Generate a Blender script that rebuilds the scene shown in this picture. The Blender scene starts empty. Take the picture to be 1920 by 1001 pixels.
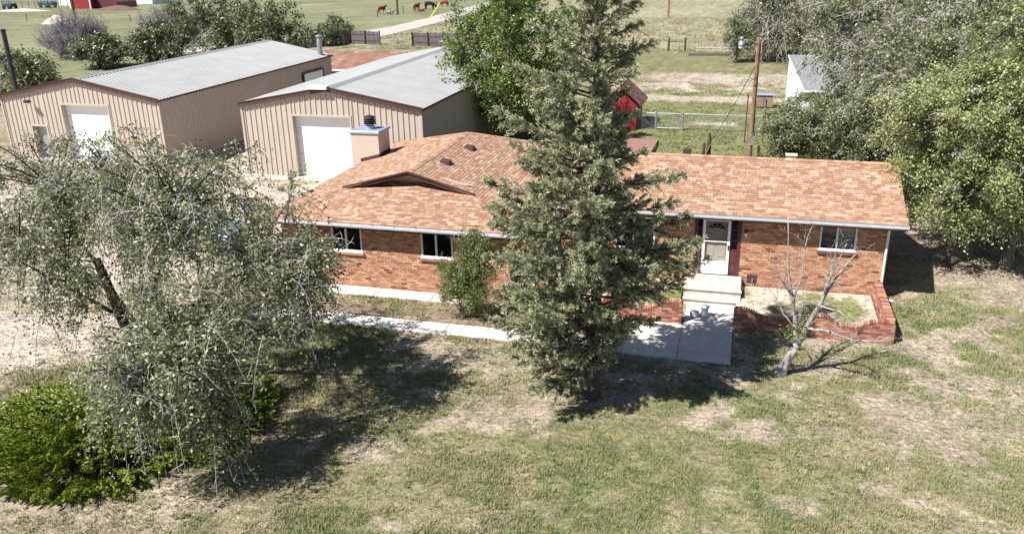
import bpy, math, random
import numpy as np
from mathutils import Matrix, Vector

random.seed(7)
SC = bpy.context.scene
COL = SC.collection
R = math.radians

# ------------------------------------------------------------------ camera
CAM_Z, FPX, PITCH, ROLL, YAW = 11.3, 1570.0, 0.3622, -0.0195, -0.272
def cam_basis():
    f = np.array([math.sin(YAW) * math.cos(PITCH), math.cos(YAW) * math.cos(PITCH), -math.sin(PITCH)])
    r = np.array([math.cos(YAW), -math.sin(YAW), 0]); u = np.cross(r, f)
    c, s = math.cos(ROLL), math.sin(ROLL)
    return c * r + s * u, -s * r + c * u, f
CR, CU, CF = cam_basis()
cd = bpy.data.cameras.new('camera'); cam = bpy.data.objects.new('camera', cd); COL.objects.link(cam)
m = Matrix.Identity(4)
for i in range(3):
    m[i][0], m[i][1], m[i][2] = CR[i], CU[i], -CF[i]
m[2][3] = CAM_Z
cam.matrix_world = m
cd.sensor_width = 36; cd.lens = FPX / 1920 * 36; cd.clip_start = .1; cd.clip_end = 6000
SC.camera = cam

# ------------------------------------------------------------------ light
SUN = Vector((.52, .58, -1)).normalized()          # the way the light travels
w = bpy.data.worlds.new('World'); SC.world = w; w.use_nodes = True
nt = w.node_tree; sky = nt.nodes.new('ShaderNodeTexSky'); sky.sky_type = 'NISHITA'; sky.sun_disc = False
sky.sun_elevation = math.asin(-SUN.z); sky.sun_rotation = math.atan2(-SUN.x, -SUN.y)
sky.altitude = 1900; sky.air_density = 1.0; sky.dust_density = 1.0
bg = nt.nodes['Background']; bg.inputs['Strength'].default_value = .068
nt.links.new(sky.outputs[0], bg.inputs['Color'])
sl = bpy.data.lights.new('sun', 'SUN'); sl.energy = 5.0; sl.angle = R(.53); sl.color = (1, .968, .925)
so = bpy.data.objects.new('sun', sl); COL.objects.link(so); so.rotation_euler = SUN.to_track_quat('-Z', 'Y').to_euler()
so.location = (-20, -20, 60)
SC.view_settings.view_transform = 'Standard'; SC.view_settings.look = 'None'
SC.view_settings.exposure = .78; SC.view_settings.gamma = 1; SC.view_settings.use_curve_mapping = False
SC.cycles.max_bounces = 6; SC.cycles.transparent_max_bounces = 8

# ------------------------------------------------------------------ materials
MATS = {}
def mk(name, cols, rough=.85, scale=4, bump=0, bscale=60, rnd=False, spec=.3, metal=0, transl=0, var=.25, const=False, detail=6):
    """procedural material: colour ramp driven by noise, or by the piece's own random number"""
    ma = bpy.data.materials.new(name); ma.use_nodes = True; t = ma.node_tree; N = t.nodes; L = t.links
    b = N['Principled BSDF']; b.inputs['Roughness'].default_value = rough; b.inputs['Metallic'].default_value = metal
    b.inputs['Specular IOR Level'].default_value = spec
    tc = N.new('ShaderNodeTexCoord')
    no = N.new('ShaderNodeTexNoise'); no.inputs['Scale'].default_value = scale; no.inputs['Detail'].default_value = detail
    no.inputs['Roughness'].default_value = .65
    L.new(tc.outputs['Object'], no.inputs['Vector'])
    rp = N.new('ShaderNodeValToRGB'); e = rp.color_ramp.elements
    if const: rp.color_ramp.interpolation = 'CONSTANT'
    while len(e) < len(cols): e.new(.5)
    for k, (p, c) in enumerate(cols):
        e[k].position = p; e[k].color = (*c, 1)
    out = rp.outputs[0]
    if rnd:
        at = N.new('ShaderNodeAttribute'); at.attribute_name = 'rnd'
        oi = N.new('ShaderNodeObjectInfo')
        ad = N.new('ShaderNodeMath'); ad.operation = 'ADD'; fr = N.new('ShaderNodeMath'); fr.operation = 'FRACT'
        L.new(at.outputs['Fac'], ad.inputs[0]); L.new(oi.outputs['Random'], ad.inputs[1]); L.new(ad.outputs[0], fr.inputs[0])
        L.new(fr.outputs[0], rp.inputs[0])
        mr = N.new('ShaderNodeMapRange'); mr.inputs['From Min'].default_value = .25; mr.inputs['From Max'].default_value = .75
        mr.inputs['To Min'].default_value = 1 - var; mr.inputs['To Max'].default_value = 1 + var
        L.new(no.outputs['Fac'], mr.inputs['Value'])
        mx = N.new('ShaderNodeMix'); mx.data_type = 'RGBA'; mx.blend_type = 'MULTIPLY'; mx.inputs['Factor'].default_value = 1
        L.new(out, mx.inputs['A']); L.new(mr.outputs[0], mx.inputs['B']); out = mx.outputs['Result']
    else:
        L.new(no.outputs['Fac'], rp.inputs[0])
    L.new(out, b.inputs['Base Color'])
    if bump:
        n2 = N.new('ShaderNodeTexNoise'); n2.inputs['Scale'].default_value = bscale; n2.inputs['Detail'].default_value = 4
        L.new(tc.outputs['Object'], n2.inputs['Vector'])
        bp = N.new('ShaderNodeBump'); bp.inputs['Strength'].default_value = bump; bp.inputs['Distance'].default_value = .02
        L.new(n2.outputs['Fac'], bp.inputs['Height']); L.new(bp.outputs[0], b.inputs['Normal'])
    if transl:
        tr = N.new('ShaderNodeBsdfTranslucent'); L.new(out, tr.inputs['Color'])
        ms = N.new('ShaderNodeMixShader'); ms.inputs[0].default_value = transl
        L.new(b.outputs[0], ms.inputs[1]); L.new(tr.outputs[0], ms.inputs[2])
        L.new(ms.outputs[0], N['Material Output'].inputs['Surface'])
    MATS[name] = ma
    return ma
def flat(name, c, d=.12, **k):
    a = tuple(x * (1 - d) for x in c); b = tuple(min(.9, x * (1 + d)) for x in c)
    return mk(name, [(.3, a), (.7, b)], **k)

BRICKC = [(0, (.43, .225, .135)), (.2, (.50, .285, .175)), (.4, (.38, .185, .11)), (.58, (.54, .335, .215)), (.72, (.33, .155, .095)), (.85, (.46, .25, .15)), (.955, (.17, .09, .065))]
M_brick = mk('brick_clay', BRICKC, rough=.9, rnd=True, const=True, var=.22, scale=9, bump=.3, bscale=90)
M_pbrick = mk('planter_brick_clay', [(0, (.36, .15, .10)), (.3, (.43, .21, .14)), (.55, (.28, .11, .08)), (.75, (.48, .27, .19)), (.9, (.2, .085, .065))], rough=.9, rnd=True, const=True, var=.2, scale=9, bump=.3, bscale=90)
M_mortar = flat('mortar', (.27, .185, .13), .2, scale=20)
M_shingle = mk('asphalt_shingle', [(0, (.36, .215, .138)), (.18, (.415, .275, .19)), (.36, (.32, .185, .118)), (.54, (.47, .34, .245)), (.64, (.38, .235, .152)), (.8, (.295, .167, .108)), (.92, (.41, .268, .183))], rough=.95, rnd=True, const=True, var=.15, scale=2.2, bump=.4, bscale=140, spec=.12)
M_under = flat('roof_felt', (.2, .11, .07))
M_brown = flat('brown_trim_paint', (.085, .045, .04), .2, rough=.5)
M_maroon = flat('maroon_paint', (.10, .03, .03), .15, rough=.4, spec=.5)
M_white = flat('white_paint', (.78, .78, .77), .05, rough=.5)
M_gutter = flat('gutter_paint', (.60, .60, .64), .08, rough=.45, spec=.5)
M_gutter_dark = flat('gutter_inside', (.14, .13, .14), .2, rough=.6)
M_soffit = flat('soffit_paint', (.25, .17, .13), .15)
M_stucco = flat('stucco', (.55, .44, .36), .14, scale=14, bump=.9, bscale=26)
M_metal_grey = flat('galvanised_metal', (.42, .44, .47), .12, rough=.45, metal=.6, spec=.5)
M_cap = flat('chimney_cap_metal', (.36, .40, .47), .12, rough=.5, metal=.3)
M_dark = flat('dark_metal', (.035, .035, .04), .3, rough=.5)
M_conc = mk('concrete', [(0, (.52, .485, .435)), (.5, (.58, .545, .495)), (1, (.63, .595, .545))], rnd=True, var=.2, rough=.9, scale=2.2, bump=.25, bscale=50)
M_conc2 = mk('step_concrete', [(.25, (.36, .315, .26)), (.5, (.52, .48, .425)), (.75, (.60, .56, .51))], rough=.9, scale=3, bump=.3, bscale=40)
M_door = flat('beige_door_paint', (.52, .45, .37), .06, rough=.5)
M_siding = flat('tan_steel_siding', (.47, .395, .33), .07, rough=.5, scale=1.2, spec=.4)
M_roofmetal = mk('galvalume_roofing', [(.2, (.21, .216, .214)), (.5, (.255, .26, .256)), (.8, (.30, .305, .30))], rough=.6, metal=.1, scale=.8, spec=.4)
M_gdoor = flat('garage_door_paint', (.86, .86, .86), .02, rough=.55)
M_wood = mk('weathered_wood', [(.2, (.06, .05, .055)), (.5, (.13, .11, .115)), (.8, (.22, .19, .18))], scale=5, rough=.95, bump=.3)
M_pole = mk('pole_wood', [(.25, (.17, .095, .055)), (.55, (.30, .175, .10)), (.8, (.40, .26, .165))], scale=3, rough=.9)
M_pole_dark = mk('creosote_pole_wood', [(.25, (.05, .032, .025)), (.7, (.13, .08, .06))], scale=3, rough=.9)
M_rust = mk('rusty_roofing', [(.25, (.17, .085, .06)), (.48, (.25, .13, .09)), (.6, (.31, .19, .14)), (.75, (.42, .34, .29))], scale=1.2, rough=.8)
M_red = flat('red_barn_paint', (.27, .025, .03), .15, rough=.7)
M_brownroof = flat('brown_metal_roof', (.30, .155, .115), .08, rough=.6)
M_rshingle = mk('red_brown_shingle', [(0, (.16, .075, .065)), (.4, (.24, .12, .10)), (.7, (.12, .06, .055))], rnd=True, const=True, rough=.95)
M_bark = mk('grey_bark', [(.25, (.07, .055, .045)), (.55, (.17, .14, .12)), (.8, (.27, .235, .205))], scale=7, rough=.95, bump=.5, bscale=30)
M_barkdark = mk('dark_bark', [(.25, (.035, .028, .024)), (.6, (.09, .07, .06)), (.85, (.16, .13, .115))], scale=7, rough=.95, bump=.5, bscale=30)
M_twig = flat('dead_twig', (.47, .43, .405), .25, scale=6)
M_deadwood = mk('dead_grey_wood', [(.25, (.17, .15, .14)), (.5, (.34, .305, .285)), (.8, (.48, .44, .42))], scale=9, rough=.9, bump=.4, bscale=40)
M_wire = flat('cable_black', (.03, .03, .03))
M_yellow = flat('yellow_plastic', (.75, .62, .02), .05, rough=.4)
M_black = flat('black_hide', (.012, .012, .014), .3)
M_hide = flat('brown_hide', (.17, .045, .02), .25)
M_hidegrey = flat('grey_hide', (.28, .25, .24), .2)
M_tyre = flat('rubber', (.025, .025, .025))
M_carblue = flat('silver_blue_car_paint', (.33, .42, .50), .04, rough=.3, metal=.5, spec=.6)
M_redlens = flat('red_lens', (.5, .03, .02), .1, rough=.2)
M_blueimp = flat('blue_machine_paint', (.03, .075, .12), .3)
M_stone = mk('stone_grey', [(0, (.2, .17, .18)), (.4, (.33, .29, .30)), (.75, (.45, .40, .39))], rnd=True, rough=.95, var=.2)
M_spoil = mk('pale_spoil', [(.3, (.48, .36, .30)), (.7, (.66, .55, .48))], scale=2, bump=.6, bscale=4)
M_manure = mk('dark_spoil', [(.3, (.09, .055, .035)), (.7, (.2, .13, .09))], scale=2, bump=.6, bscale=4)
M_road = mk('gravel_road', [(.25, (.40, .345, .31)), (.6, (.47, .42, .38)), (.8, (.52, .47, .43))], scale=.5, bump=.2, bscale=6)
M_pot = flat('glazed_pot', (.50, .53, .58), .35, rough=.3, scale=22, spec=.5)

def leafmat(name, cols, transl=.4, rough=.42, spec=.5):
    return mk(name, cols, rnd=True, transl=transl, rough=rough, spec=spec, var=.12, scale=.7)
M_elm = leafmat('elm_leaf', transl=.42, cols=[(0, (.10, .125, .055)), (.3, (.25, .285, .14)), (.65, (.42, .45, .25)), (.9, (.56, .575, .36)), (1, (.62, .61, .42))])
M_elmpale = leafmat('pale_elm_leaf', transl=.42, cols=[(0, (.11, .16, .05)), (.3, (.25, .31, .11)), (.65, (.40, .45, .18)), (1, (.55, .56, .29))])
M_elmgrey = leafmat('grey_elm_leaf', [(0, (.08, .105, .05)), (.35, (.19, .225, .105)), (.7, (.31, .345, .18)), (1, (.46, .47, .29))])
M_green = leafmat('bright_leaf', [(0, (.055, .105, .02)), (.35, (.14, .225, .045)), (.7, (.25, .335, .075)), (1, (.40, .45, .13))])
M_spruce = leafmat('spruce_needle', [(0, (.05, .068, .034)), (.28, (.175, .20, .105)), (.58, (.36, .375, .21)), (.93, (.58, .57, .37)), (1, (.52, .34, .16))], transl=.28, rough=.5)
M_jun = leafmat('juniper_needle', [(0, (.035, .065, .008)), (.35, (.10, .155, .012)), (.7, (.18, .24, .02)), (1, (.30, .345, .045))], transl=.2)
M_shrub = leafmat('shrub_leaf', [(0, (.07, .12, .03)), (.4, (.15, .21, .055)), (.75, (.25, .31, .09)), (1, (.38, .41, .16))])
M_farleaf = leafmat('far_leaf', [(0, (.06, .085, .035)), (.4, (.12, .15, .06)), (.8, (.19, .22, .095)), (1, (.28, .29, .14))], transl=.2)
M_brush = flat('grey_brush_twig', (.27, .245, .25), .25)

# glass: clear pane that mirrors the sky at a slant
def glassmat(name, tint, refl):
    ma = bpy.data.materials.new(name); ma.use_nodes = True; t = ma.node_tree; N = t.nodes; L = t.links
    N.remove(N['Principled BSDF'])
    tr = N.new('ShaderNodeBsdfTransparent'); tr.inputs[0].default_value = (*tint, 1)
    gl = N.new('ShaderNodeBsdfGlossy'); gl.inputs['Roughness'].default_value = .02
    ms = N.new('ShaderNodeMixShader'); ms.inputs[0].default_value = refl; L.new(tr.outputs[0], ms.inputs[1]); L.new(gl.outputs[0], ms.inputs[2])
    ma.use_transparent_shadow = True
    L.new(ms.outputs[0], N['Material Output'].inputs[0]); return ma
M_glass = glassmat('window_glass', (.9, .92, .92), .12)
M_screen = glassmat('window_screen', (.66, .66, .68), .02)
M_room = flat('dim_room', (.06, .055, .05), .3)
M_blind = flat('window_blind', (.5, .49, .46), .06)

# ------------------------------------------------------------------ mesh helpers
ORG = {}
class MB:
    def __init__(s): s.v = []; s.f = []; s.r = []
    def add(s, vs, fs, r=0.):
        n = len(s.v); s.v += [tuple(map(float, v)) for v in vs]; s.f += [tuple(i + n for i in f) for f in fs]; s.r += [r] * len(fs); return s
    def box(s, x0, x1, y0, y1, z0, z1, r=0.):
        return s.add([(x0, y0, z0), (x1, y0, z0), (x1, y1, z0), (x0, y1, z0), (x0, y0, z1), (x1, y0, z1), (x1, y1, z1), (x0, y1, z1)],
                     [(0, 3, 2, 1), (4, 5, 6, 7), (0, 1, 5, 4), (1, 2, 6, 5), (2, 3, 7, 6), (3, 0, 4, 7)], r)
    def bevbox(s, x0, x1, y0, y1, z0, z1, b=.02, r=0.):
        """box with its upper edges eased"""
        v = []
        for (z, i) in ((z0, 0), (z1 - b, 0), (z1, b)):
            v += [(x0 + i, y0 + i, z), (x1 - i, y0 + i, z), (x1 - i, y1 - i, z), (x0 + i, y1 - i, z)]
        f = [(0, 3, 2, 1), (8, 9, 10, 11)]
        for k in (0, 4):
            for j in range(4): f.append((k + j, k + (j + 1) % 4, k + 4 + (j + 1) % 4, k + 4 + j))
        return s.add(v, f, r)
    def bar(s, a, b, wx, wz, up=(0, 0, 1), r=0.):
        """a rectangular beam from a to b"""
        a = Vector(a); b = Vector(b); d = (b - a).normalized(); sd = d.cross(Vector(up))
        if sd.length < 1e-4: sd = d.cross(Vector((0, 1, 0)))
        sd.normalize(); u = sd.cross(d)
        vs = [p + sd * (sx * wx / 2) + u * (sz * wz / 2) for p in (a, b) for sx, sz in ((-1, -1), (1, -1), (1, 1), (-1, 1))]
        return s.add(vs, [(0, 1, 2, 3), (7, 6, 5, 4), (0, 4, 5, 1), (1, 5, 6, 2), (2, 6, 7, 3), (3, 7, 4, 0)], r)
    def tube(s, pts, rad, n=8, cap=True, r=0.):
        pts = [Vector(p) for p in pts]; rad = rad if isinstance(rad, (list, tuple)) else [rad] * len(pts)
        base = len(s.v); vs = []
        for i, p in enumerate(pts):
            d = (pts[min(i + 1, len(pts) - 1)] - pts[max(i - 1, 0)]).normalized()
            ref = Vector((0, 0, 1)) if abs(d.z) < .9 else Vector((1, 0, 0))
            a = d.cross(ref).normalized(); b2 = a.cross(d)
            vs += [p + (a * math.cos(k * 2 * math.pi / n) + b2 * math.sin(k * 2 * math.pi / n)) * rad[i] for k in range(n)]
        fs = [(i * n + k, i * n + (k + 1) % n, (i + 1) * n + (k + 1) % n, (i + 1) * n + k) for i in range(len(pts) - 1) for k in range(n)]
        if cap: fs += [tuple(range(n - 1, -1, -1)), tuple((len(pts) - 1) * n + k for k in range(n))]
        return s.add(vs, fs, r)
    def lathe(s, c, prof, n=16, r=0.):
        return s.tube([(c[0], c[1], c[2] + z) for _, z in prof], [q for q, _ in prof], n, True, r)
    def prism(s, poly, d, r=0.):
        """extrude a 3-D polygon along the vector d"""
        n = len(poly); vs = [tuple(p) for p in poly] + [tuple(p[i] + d[i] for i in range(3)) for p in poly]
        return s.add(vs, [tuple(range(n))[::-1], tuple(range(n, 2 * n))] + [(i, (i + 1) % n, n + (i + 1) % n, n + i) for i in range(n)], r)
    def build(s, name, mat, parent=None, at=None, smooth=False):
        o = at if at is not None else (ORG.get(parent.name, (0, 0, 0)) if parent else (0, 0, 0))
        me = bpy.data.meshes.new(name); me.from_pydata([(v[0] - o[0], v[1] - o[1], v[2] - o[2]) for v in s.v], [], s.f)
        if any(s.r):
            a = me.attributes.new('rnd', 'FLOAT', 'FACE'); a.data.foreach_set('value', np.array(s.r, 'f'))
        me.materials.append(mat)
        if smooth: me.polygons.foreach_set('use_smooth', [True] * len(me.polygons))
        me.update()
        ob = bpy.data.objects.new(name, me); COL.objects.link(ob)
        if parent: ob.parent = parent
        else: ob.location = o
        ORG[ob.name] = o
        return ob
def npmesh(name, V, F, mat, parent=None, rnd=None, at=(0, 0, 0), smooth=False, vcol=None):
    o = ORG.get(parent.name, (0, 0, 0)) if parent else at
    V = np.asarray(V, 'f') - np.array(o, 'f'); F = np.asarray(F, 'i'); k = F.shape[1]
    me = bpy.data.meshes.new(name); me.vertices.add(len(V)); me.vertices.foreach_set('co', V.ravel())
    me.loops.add(F.size); me.loops.foreach_set('vertex_index', F.ravel())
    me.polygons.add(len(F)); me.polygons.foreach_set('loop_start', np.arange(0, F.size, k, dtype='i'))
    if smooth: me.polygons.foreach_set('use_smooth', np.ones(len(F), bool))
    me.update(calc_edges=True)
    if rnd is not None:
        a = me.attributes.new('rnd', 'FLOAT', 'FACE'); a.data.foreach_set('value', np.asarray(rnd, 'f'))
    if vcol is not None:
        a = me.attributes.new('tone', 'FLOAT_COLOR', 'POINT'); a.data.foreach_set('color', np.c_[vcol, np.ones(len(vcol))].astype('f').ravel())
    me.materials.append(mat)
    ob = bpy.data.objects.new(name, me); COL.objects.link(ob)
    if parent: ob.parent = parent
    else: ob.location = o
    ORG[ob.name] = o
    return ob
def tag(o, label, cat, group=None):
    o['label'] = label; o['category'] = cat
    if group: o['group'] = group
    return o
def thing(name, label, cat, loc, group=None):
    o = bpy.data.objects.new(name, None); COL.objects.link(o); o.location = loc; o.empty_display_size = .3
    ORG[o.name] = tuple(loc); return tag(o, label, cat, group)
def kind(o, k): o['kind'] = k; return o
def copy_tree(o, parent=None):
    c = o.copy(); COL.objects.link(c); c.parent = parent
    ORG[c.name] = ORG.get(o.name, (0, 0, 0))
    for ch in list(o.children): copy_tree(ch, c)
    return c

# ------------------------------------------------------------------ value noise for the ground
def vnoise(x, y, sc, seed):
    rg = np.random.default_rng(seed); T = rg.random((256, 256))
    x = x / sc + 1000; y = y / sc + 1000
    xi = np.floor(x).astype(int); yi = np.floor(y).astype(int); fx = x - xi; fy = y - yi
    fx = fx * fx * (3 - 2 * fx); fy = fy * fy * (3 - 2 * fy)
    a = T[xi % 256, yi % 256]; b = T[(xi + 1) % 256, yi % 256]; c = T[xi % 256, (yi + 1) % 256]; d = T[(xi + 1) % 256, (yi + 1) % 256]
    return (a * (1 - fx) + b * fx) * (1 - fy) + (c * (1 - fx) + d * fx) * fy
def fbm(x, y, sc, seed, o=4):
    t = 0; am = .5; s = 0
    for k in range(o): t = t + am * vnoise(x, y, sc / 2 ** k, seed + k); s += am; am *= .55
    return t / s
def sst(a, b, x): t = np.clip((x - a) / (b - a), 0, 1); return t * t * (3 - 2 * t)
def blob(x, y, cx, cy, rx, ry, n): return 1 - sst(.65, 1.25, np.hypot((x - cx) / rx, (y - cy) / ry) + (n - .5) * 1.3)
def ground_fields(x, y):
    """how green, how bare the ground is at x, y (0..1)"""
    n1 = fbm(x, y, 5.5, 11); n2 = fbm(x, y, 1.6, 31); n3 = fbm(x, y, .7, 51, 3)
    green = sst(.36, .66, .40 * n1 + .32 * n2 +   .28 * n3 + .01)
    bare = sst(.50, .66, .24 * fbm(x, y, 4.2, 77) + .34 * n2 + .10 * n1 +   .32 * n3 + .035)
    lawn = (y < 34)
    bare = np.maximum(bare, np.where(lawn, .9 * blob(x, y, -16.5, 11.5, 6.0, 3.2, n2), 0))     # sandy corner by the juniper
    bare = np.maximum(bare, .5 * blob(x, y, 6.2, 20.6, 2.2, 1.7, n2))
    bare = np.maximum(bare, .5 * blob(x, y, 4.4, 22.6, 2.6, .5, n2))
    bare = np.maximum(bare, .85 * blob(x, y + (x - 5) * .28, 5.2, 16.55, 2.6, .33, n2))
    bare = np.maximum(bare, .4 * blob(x, y, -5.6, 19.2, 2.3, 2.0, n2))
    bare = np.maximum(bare, .5 * blob(x, y, -6.5, 21.7, 3.0, .6, n2))
    bare = np.maximum(bare, .9 * blob(x, y, 11, 31.5, 4.5, 3.0, n2))
    bare = np.maximum(bare, .75 * blob(x, y, 7.4, 34, 2.0, 5, n2))
    green = np.maximum(green, .45 * blob(x, y, -2, 16.3, 5.5, 2.4, n2)); bare = bare * (1 - .6 * blob(x, y, -2, 16.3, 5.5, 2.2, n2))
    green = np.maximum(green, .4 * blob(x, y, 1.2, 14.5, 5.0, 2.2, n2))
    drive = np.where(y > 19, blob(x, y, -33, 30.5, 19.5, 11, n2), 0) * sst(-13.6, -15.2, x + n2)  # gravel yard
    drive = np.maximum(drive, blob(x, y, -27, 43, 5, 9, n2) * .8 * (x < -15))
    drive = np.maximum(drive, .9 * blob(x, y, -22, 19, 6, 2.5, n2))
    bed = sst(23.1, 23.3, y) * sst(25.8, 25.5, y) * sst(-15.5, -14.6, x) * sst(-5, -7, x)
    back = sst(38, 42, y) * sst(-15.5, -14, x) * sst(74, 68, y)
    green = green * (1 - back) + back * (.85 + .5 * (n2 - .5)); bare = bare * (1 - .85 * back)
    track = np.maximum(blob(x, y, 2, 73.5, 16, 3.5, n1) * sst(.38, .6, n2 * .6 + n1 * .4), blob(x, y, -3, 68, 10, 1.6, n2) * .8)
    track = np.maximum(track, blob(x, y, 0, 79.5, 8.5, 3.2, n1) * .7)
    track = np.maximum(track, blob(x, y, -1.4, 58.2, 1.6, .8, n2) * .9)
    mid = sst(80, 84, y) * sst(108, 100, y) * sst(-30, -12, x)
    green = np.maximum(green * (1 - mid), mid * (.75 + .3 * (n2 - .5))); bare *= (1 - .6 * mid)
    far = sst(98, 106, y)
    past = np.maximum(far * sst(-50, -62, x + (y - 110) * .02), sst(62, 75, y) * sst(-50, -58, x))
    green = green * (1 - past) + past * (.5 + .6 * (fbm(x, y, 16, 5) - .5)); bare = bare * (1 - .55 * past)
    fieldr = far * (1 - past)
    return np.clip(green, 0, 1), np.clip(bare, 0, 1), np.clip(drive, 0, 1), bed, np.clip(track, 0, 1), fieldr * (x > -50), past
def ground_colour(x, y):
    g, b, dr, bed, tr, ff, past = ground_fields(x, y)
    n = fbm(x, y, .5, 91, 3)[:, None]; nb = fbm(x, y, 14, 3)[:, None]
    G = np.array([.150, .160, .062]); D = np.array([.25, .215, .132]); S = np.array([.325, .265, .20]); DV = np.array([.47, .40, .335])
    BD = np.array([.27, .195, .15]); FT = np.array([.30, .285, .185]); PG = np.array([.19, .205, .115])
    mix = lambda a, c, t: a * (1 - t[:, None]) + c * t[:, None]
    c = mix(mix(np.tile(D, (len(x), 1)), G, g * .75), S, sst(.25, .6, b))
    c = mix(c, PG * (.6 + .8 * nb), past * .7); c = mix(c, FT * (.65 + .7 * nb), ff * .75)
    c = mix(c, DV, np.maximum(dr, tr)); c = mix(c, BD, bed * .85)
    return np.clip(c * (.62 + .76 * n), .02, .8)

# ------------------------------------------------------------------ ground, road
def graded(a, b, fa, fb, step, far_a, far_b, gr=1.12):
    c = list(np.arange(fa, fb + 1e-6, step)); s = step; p = fa
    while p > far_a: s *= gr; p -= s; c.insert(0, p)
    s = step; p = fb
    while p < far_b: s *= gr; p += s; c.append(p)
    return np.array(c)
gx = graded(0, 0, -30, 14, .22, -3000, 3000, 1.03); gy = graded(0, 0, 9, 36, .22, -600, 4500, 1.025)
GX, GY = np.meshgrid(gx, gy); xx, yy = GX.ravel(), GY.ravel()
zz = (fbm(xx, yy, 2.2, 201) - .5) * .07 * (np.abs(xx) < 60) * (yy < 90)
hard = ((yy > 21.8) & (yy < 60) & (xx > -46) & (xx < 8)) | (yy > 90)
zz = np.where(hard, np.minimum(zz, 0) * .3 - .012, zz)
nx, ny = len(gx), len(gy); idx = np.arange(nx * ny).reshape(ny, nx)
GF = np.stack([idx[:-1, :-1], idx[:-1, 1:], idx[1:, 1:], idx[1:, :-1]], -1).reshape(-1, 4)
def groundmat():
    ma = bpy.data.materials.new('lawn_and_soil'); ma.use_nodes = True; t = ma.node_tree; N = t.nodes; L = t.links; b = N['Principled BSDF']
    b.inputs['Roughness'].default_value = .95; b.inputs['Specular IOR Level'].default_value = .1
    at = N.new('ShaderNodeAttribute'); at.attribute_name = 'tone'; tc = N.new('ShaderNodeTexCoord')
    last = at.outputs['Color']
    for sc, lo, hi in ((7, .55, 1.42), (24, .62, 1.38), (1.1, .86, 1.14)):
        no = N.new('ShaderNodeTexNoise'); no.inputs['Scale'].default_value = sc; no.inputs['Detail'].default_value = 5; L.new(tc.outputs['Object'], no.inputs['Vector'])
        mr = N.new('ShaderNodeMapRange'); mr.inputs['From Min'].default_value = .3; mr.inputs['From Max'].default_value = .7; mr.inputs['To Min'].default_value = lo; mr.inputs['To Max'].default_value = hi
        L.new(no.outputs['Fac'], mr.inputs['Value'])
        mx = N.new('ShaderNodeMix'); mx.data_type = 'RGBA'; mx.blend_type = 'MULTIPLY'; mx.inputs['Factor'].default_value = 1
        L.new(last, mx.inputs['A']); L.new(mr.outputs[0], mx.inputs['B']); last = mx.outputs['Result']
    L.new(last, b.inputs['Base Color'])
    n2 = N.new('ShaderNodeTexNoise'); n2.inputs['Scale'].default_value = 16; n2.inputs['Detail'].default_value = 6; L.new(tc.outputs['Object'], n2.inputs['Vector'])
    bp = N.new('ShaderNodeBump'); bp.inputs['Strength'].default_value = .8; bp.inputs['Distance'].default_value = .06
    L.new(n2.outputs['Fac'], bp.inputs['Height']); L.new(bp.outputs[0], b.inputs['Normal']); return ma
gr = kind(npmesh('ground', np.c_[xx, yy, zz], GF, groundmat(), smooth=True, vcol=ground_colour(xx, yy)), 'structure')

# gravel road beyond the plank fences: it comes from the left and bends away towards the far pasture
rl = [(-72, 97.5), (-69, 99.5), (-66, 102), (-60.6, 107), (-57.0, 117), (-55.9, 130), (-55.9, 145), (-56.8, 162), (-58.2, 182), (-60, 230), (-66, 420)]
rr = [(-70, 92.5), (-66, 94), (-62, 96.4), (-54.5, 100.5), (-51.2, 106), (-50.4, 125), (-51.0, 145), (-52.0, 161), (-53.2, 180), (-55, 230), (-60, 420)]
def dens(p, k=6):
    out = []
    for a, b in zip(p[:-1], p[1:]):
        for i in range(k): out.append((a[0] + (b[0] - a[0]) * i / k, a[1] + (b[1] - a[1]) * i / k))
    return out + [p[-1]]
mb = MB(); A = dens(rl); B = dens(rr); vs = []
for i, (a, b) in enumerate(zip(A, B)):
    ja, jb = random.uniform(-.3, .3), random.uniform(-.3, .3)
    vs += [(a[0] + ja, a[1] + ja, .004), (a[0] * .5 + b[0] * .5, a[1] * .5 + b[1] * .5, .06), (b[0] + jb, b[1] + jb, .004)]
mb.add(vs, [(3 * i + j, 3 * i + j + 1, 3 * i + j + 4, 3 * i + j + 3) for i in range(len(A) - 1) for j in range(2)])
kind(mb.build('road', M_road, smooth=True), 'structure')

# ------------------------------------------------------------------ walkway, steps
wk = kind(MB().box(-15.55, -2.9, 22.50, 23.16, -.05, .012).build('walkway', M_mortar), 'structure')
xs = [-15.6, -14.1, -12.75, -11.3, -9.95, -8.6, -7.25, -5.9, -4.5, -2.95]
for a, b in zip(xs[:-1], xs[1:]): MB().bevbox(a + .008, b - .008, 22.46 + random.uniform(-.01, .01), 23.2, -.04, .05 + random.uniform(-.008, .008), .012).build('slab', M_conc, wk)
fp = kind(MB().box(-2.9, .18, 22.44, 24.8, -.05, .012).build('front_pad', M_mortar), 'structure')
for a, b, c, d in ((-2.93, -1.33, 22.4, 24.84), (-1.315, .22, 22.4, 24.84), (-1.3, .24, 24.86, 26.95)):
    MB().bevbox(a, b, c, d, -.04, .055, .012).build('slab', M_conc, fp)
ws = kind(MB().box(-14.6, -8.6, 24.9, 25.5, -.05, .01).build('wall_side_path', M_mortar), 'structure')
for a, b in ((-14.65, -12.0), (-11.99, -9.9), (-9.89, -8.55)): MB().bevbox(a + .004, b - .004, 24.86, 25.53, -.04, .05, .012).build('slab', M_conc, ws)

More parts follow.
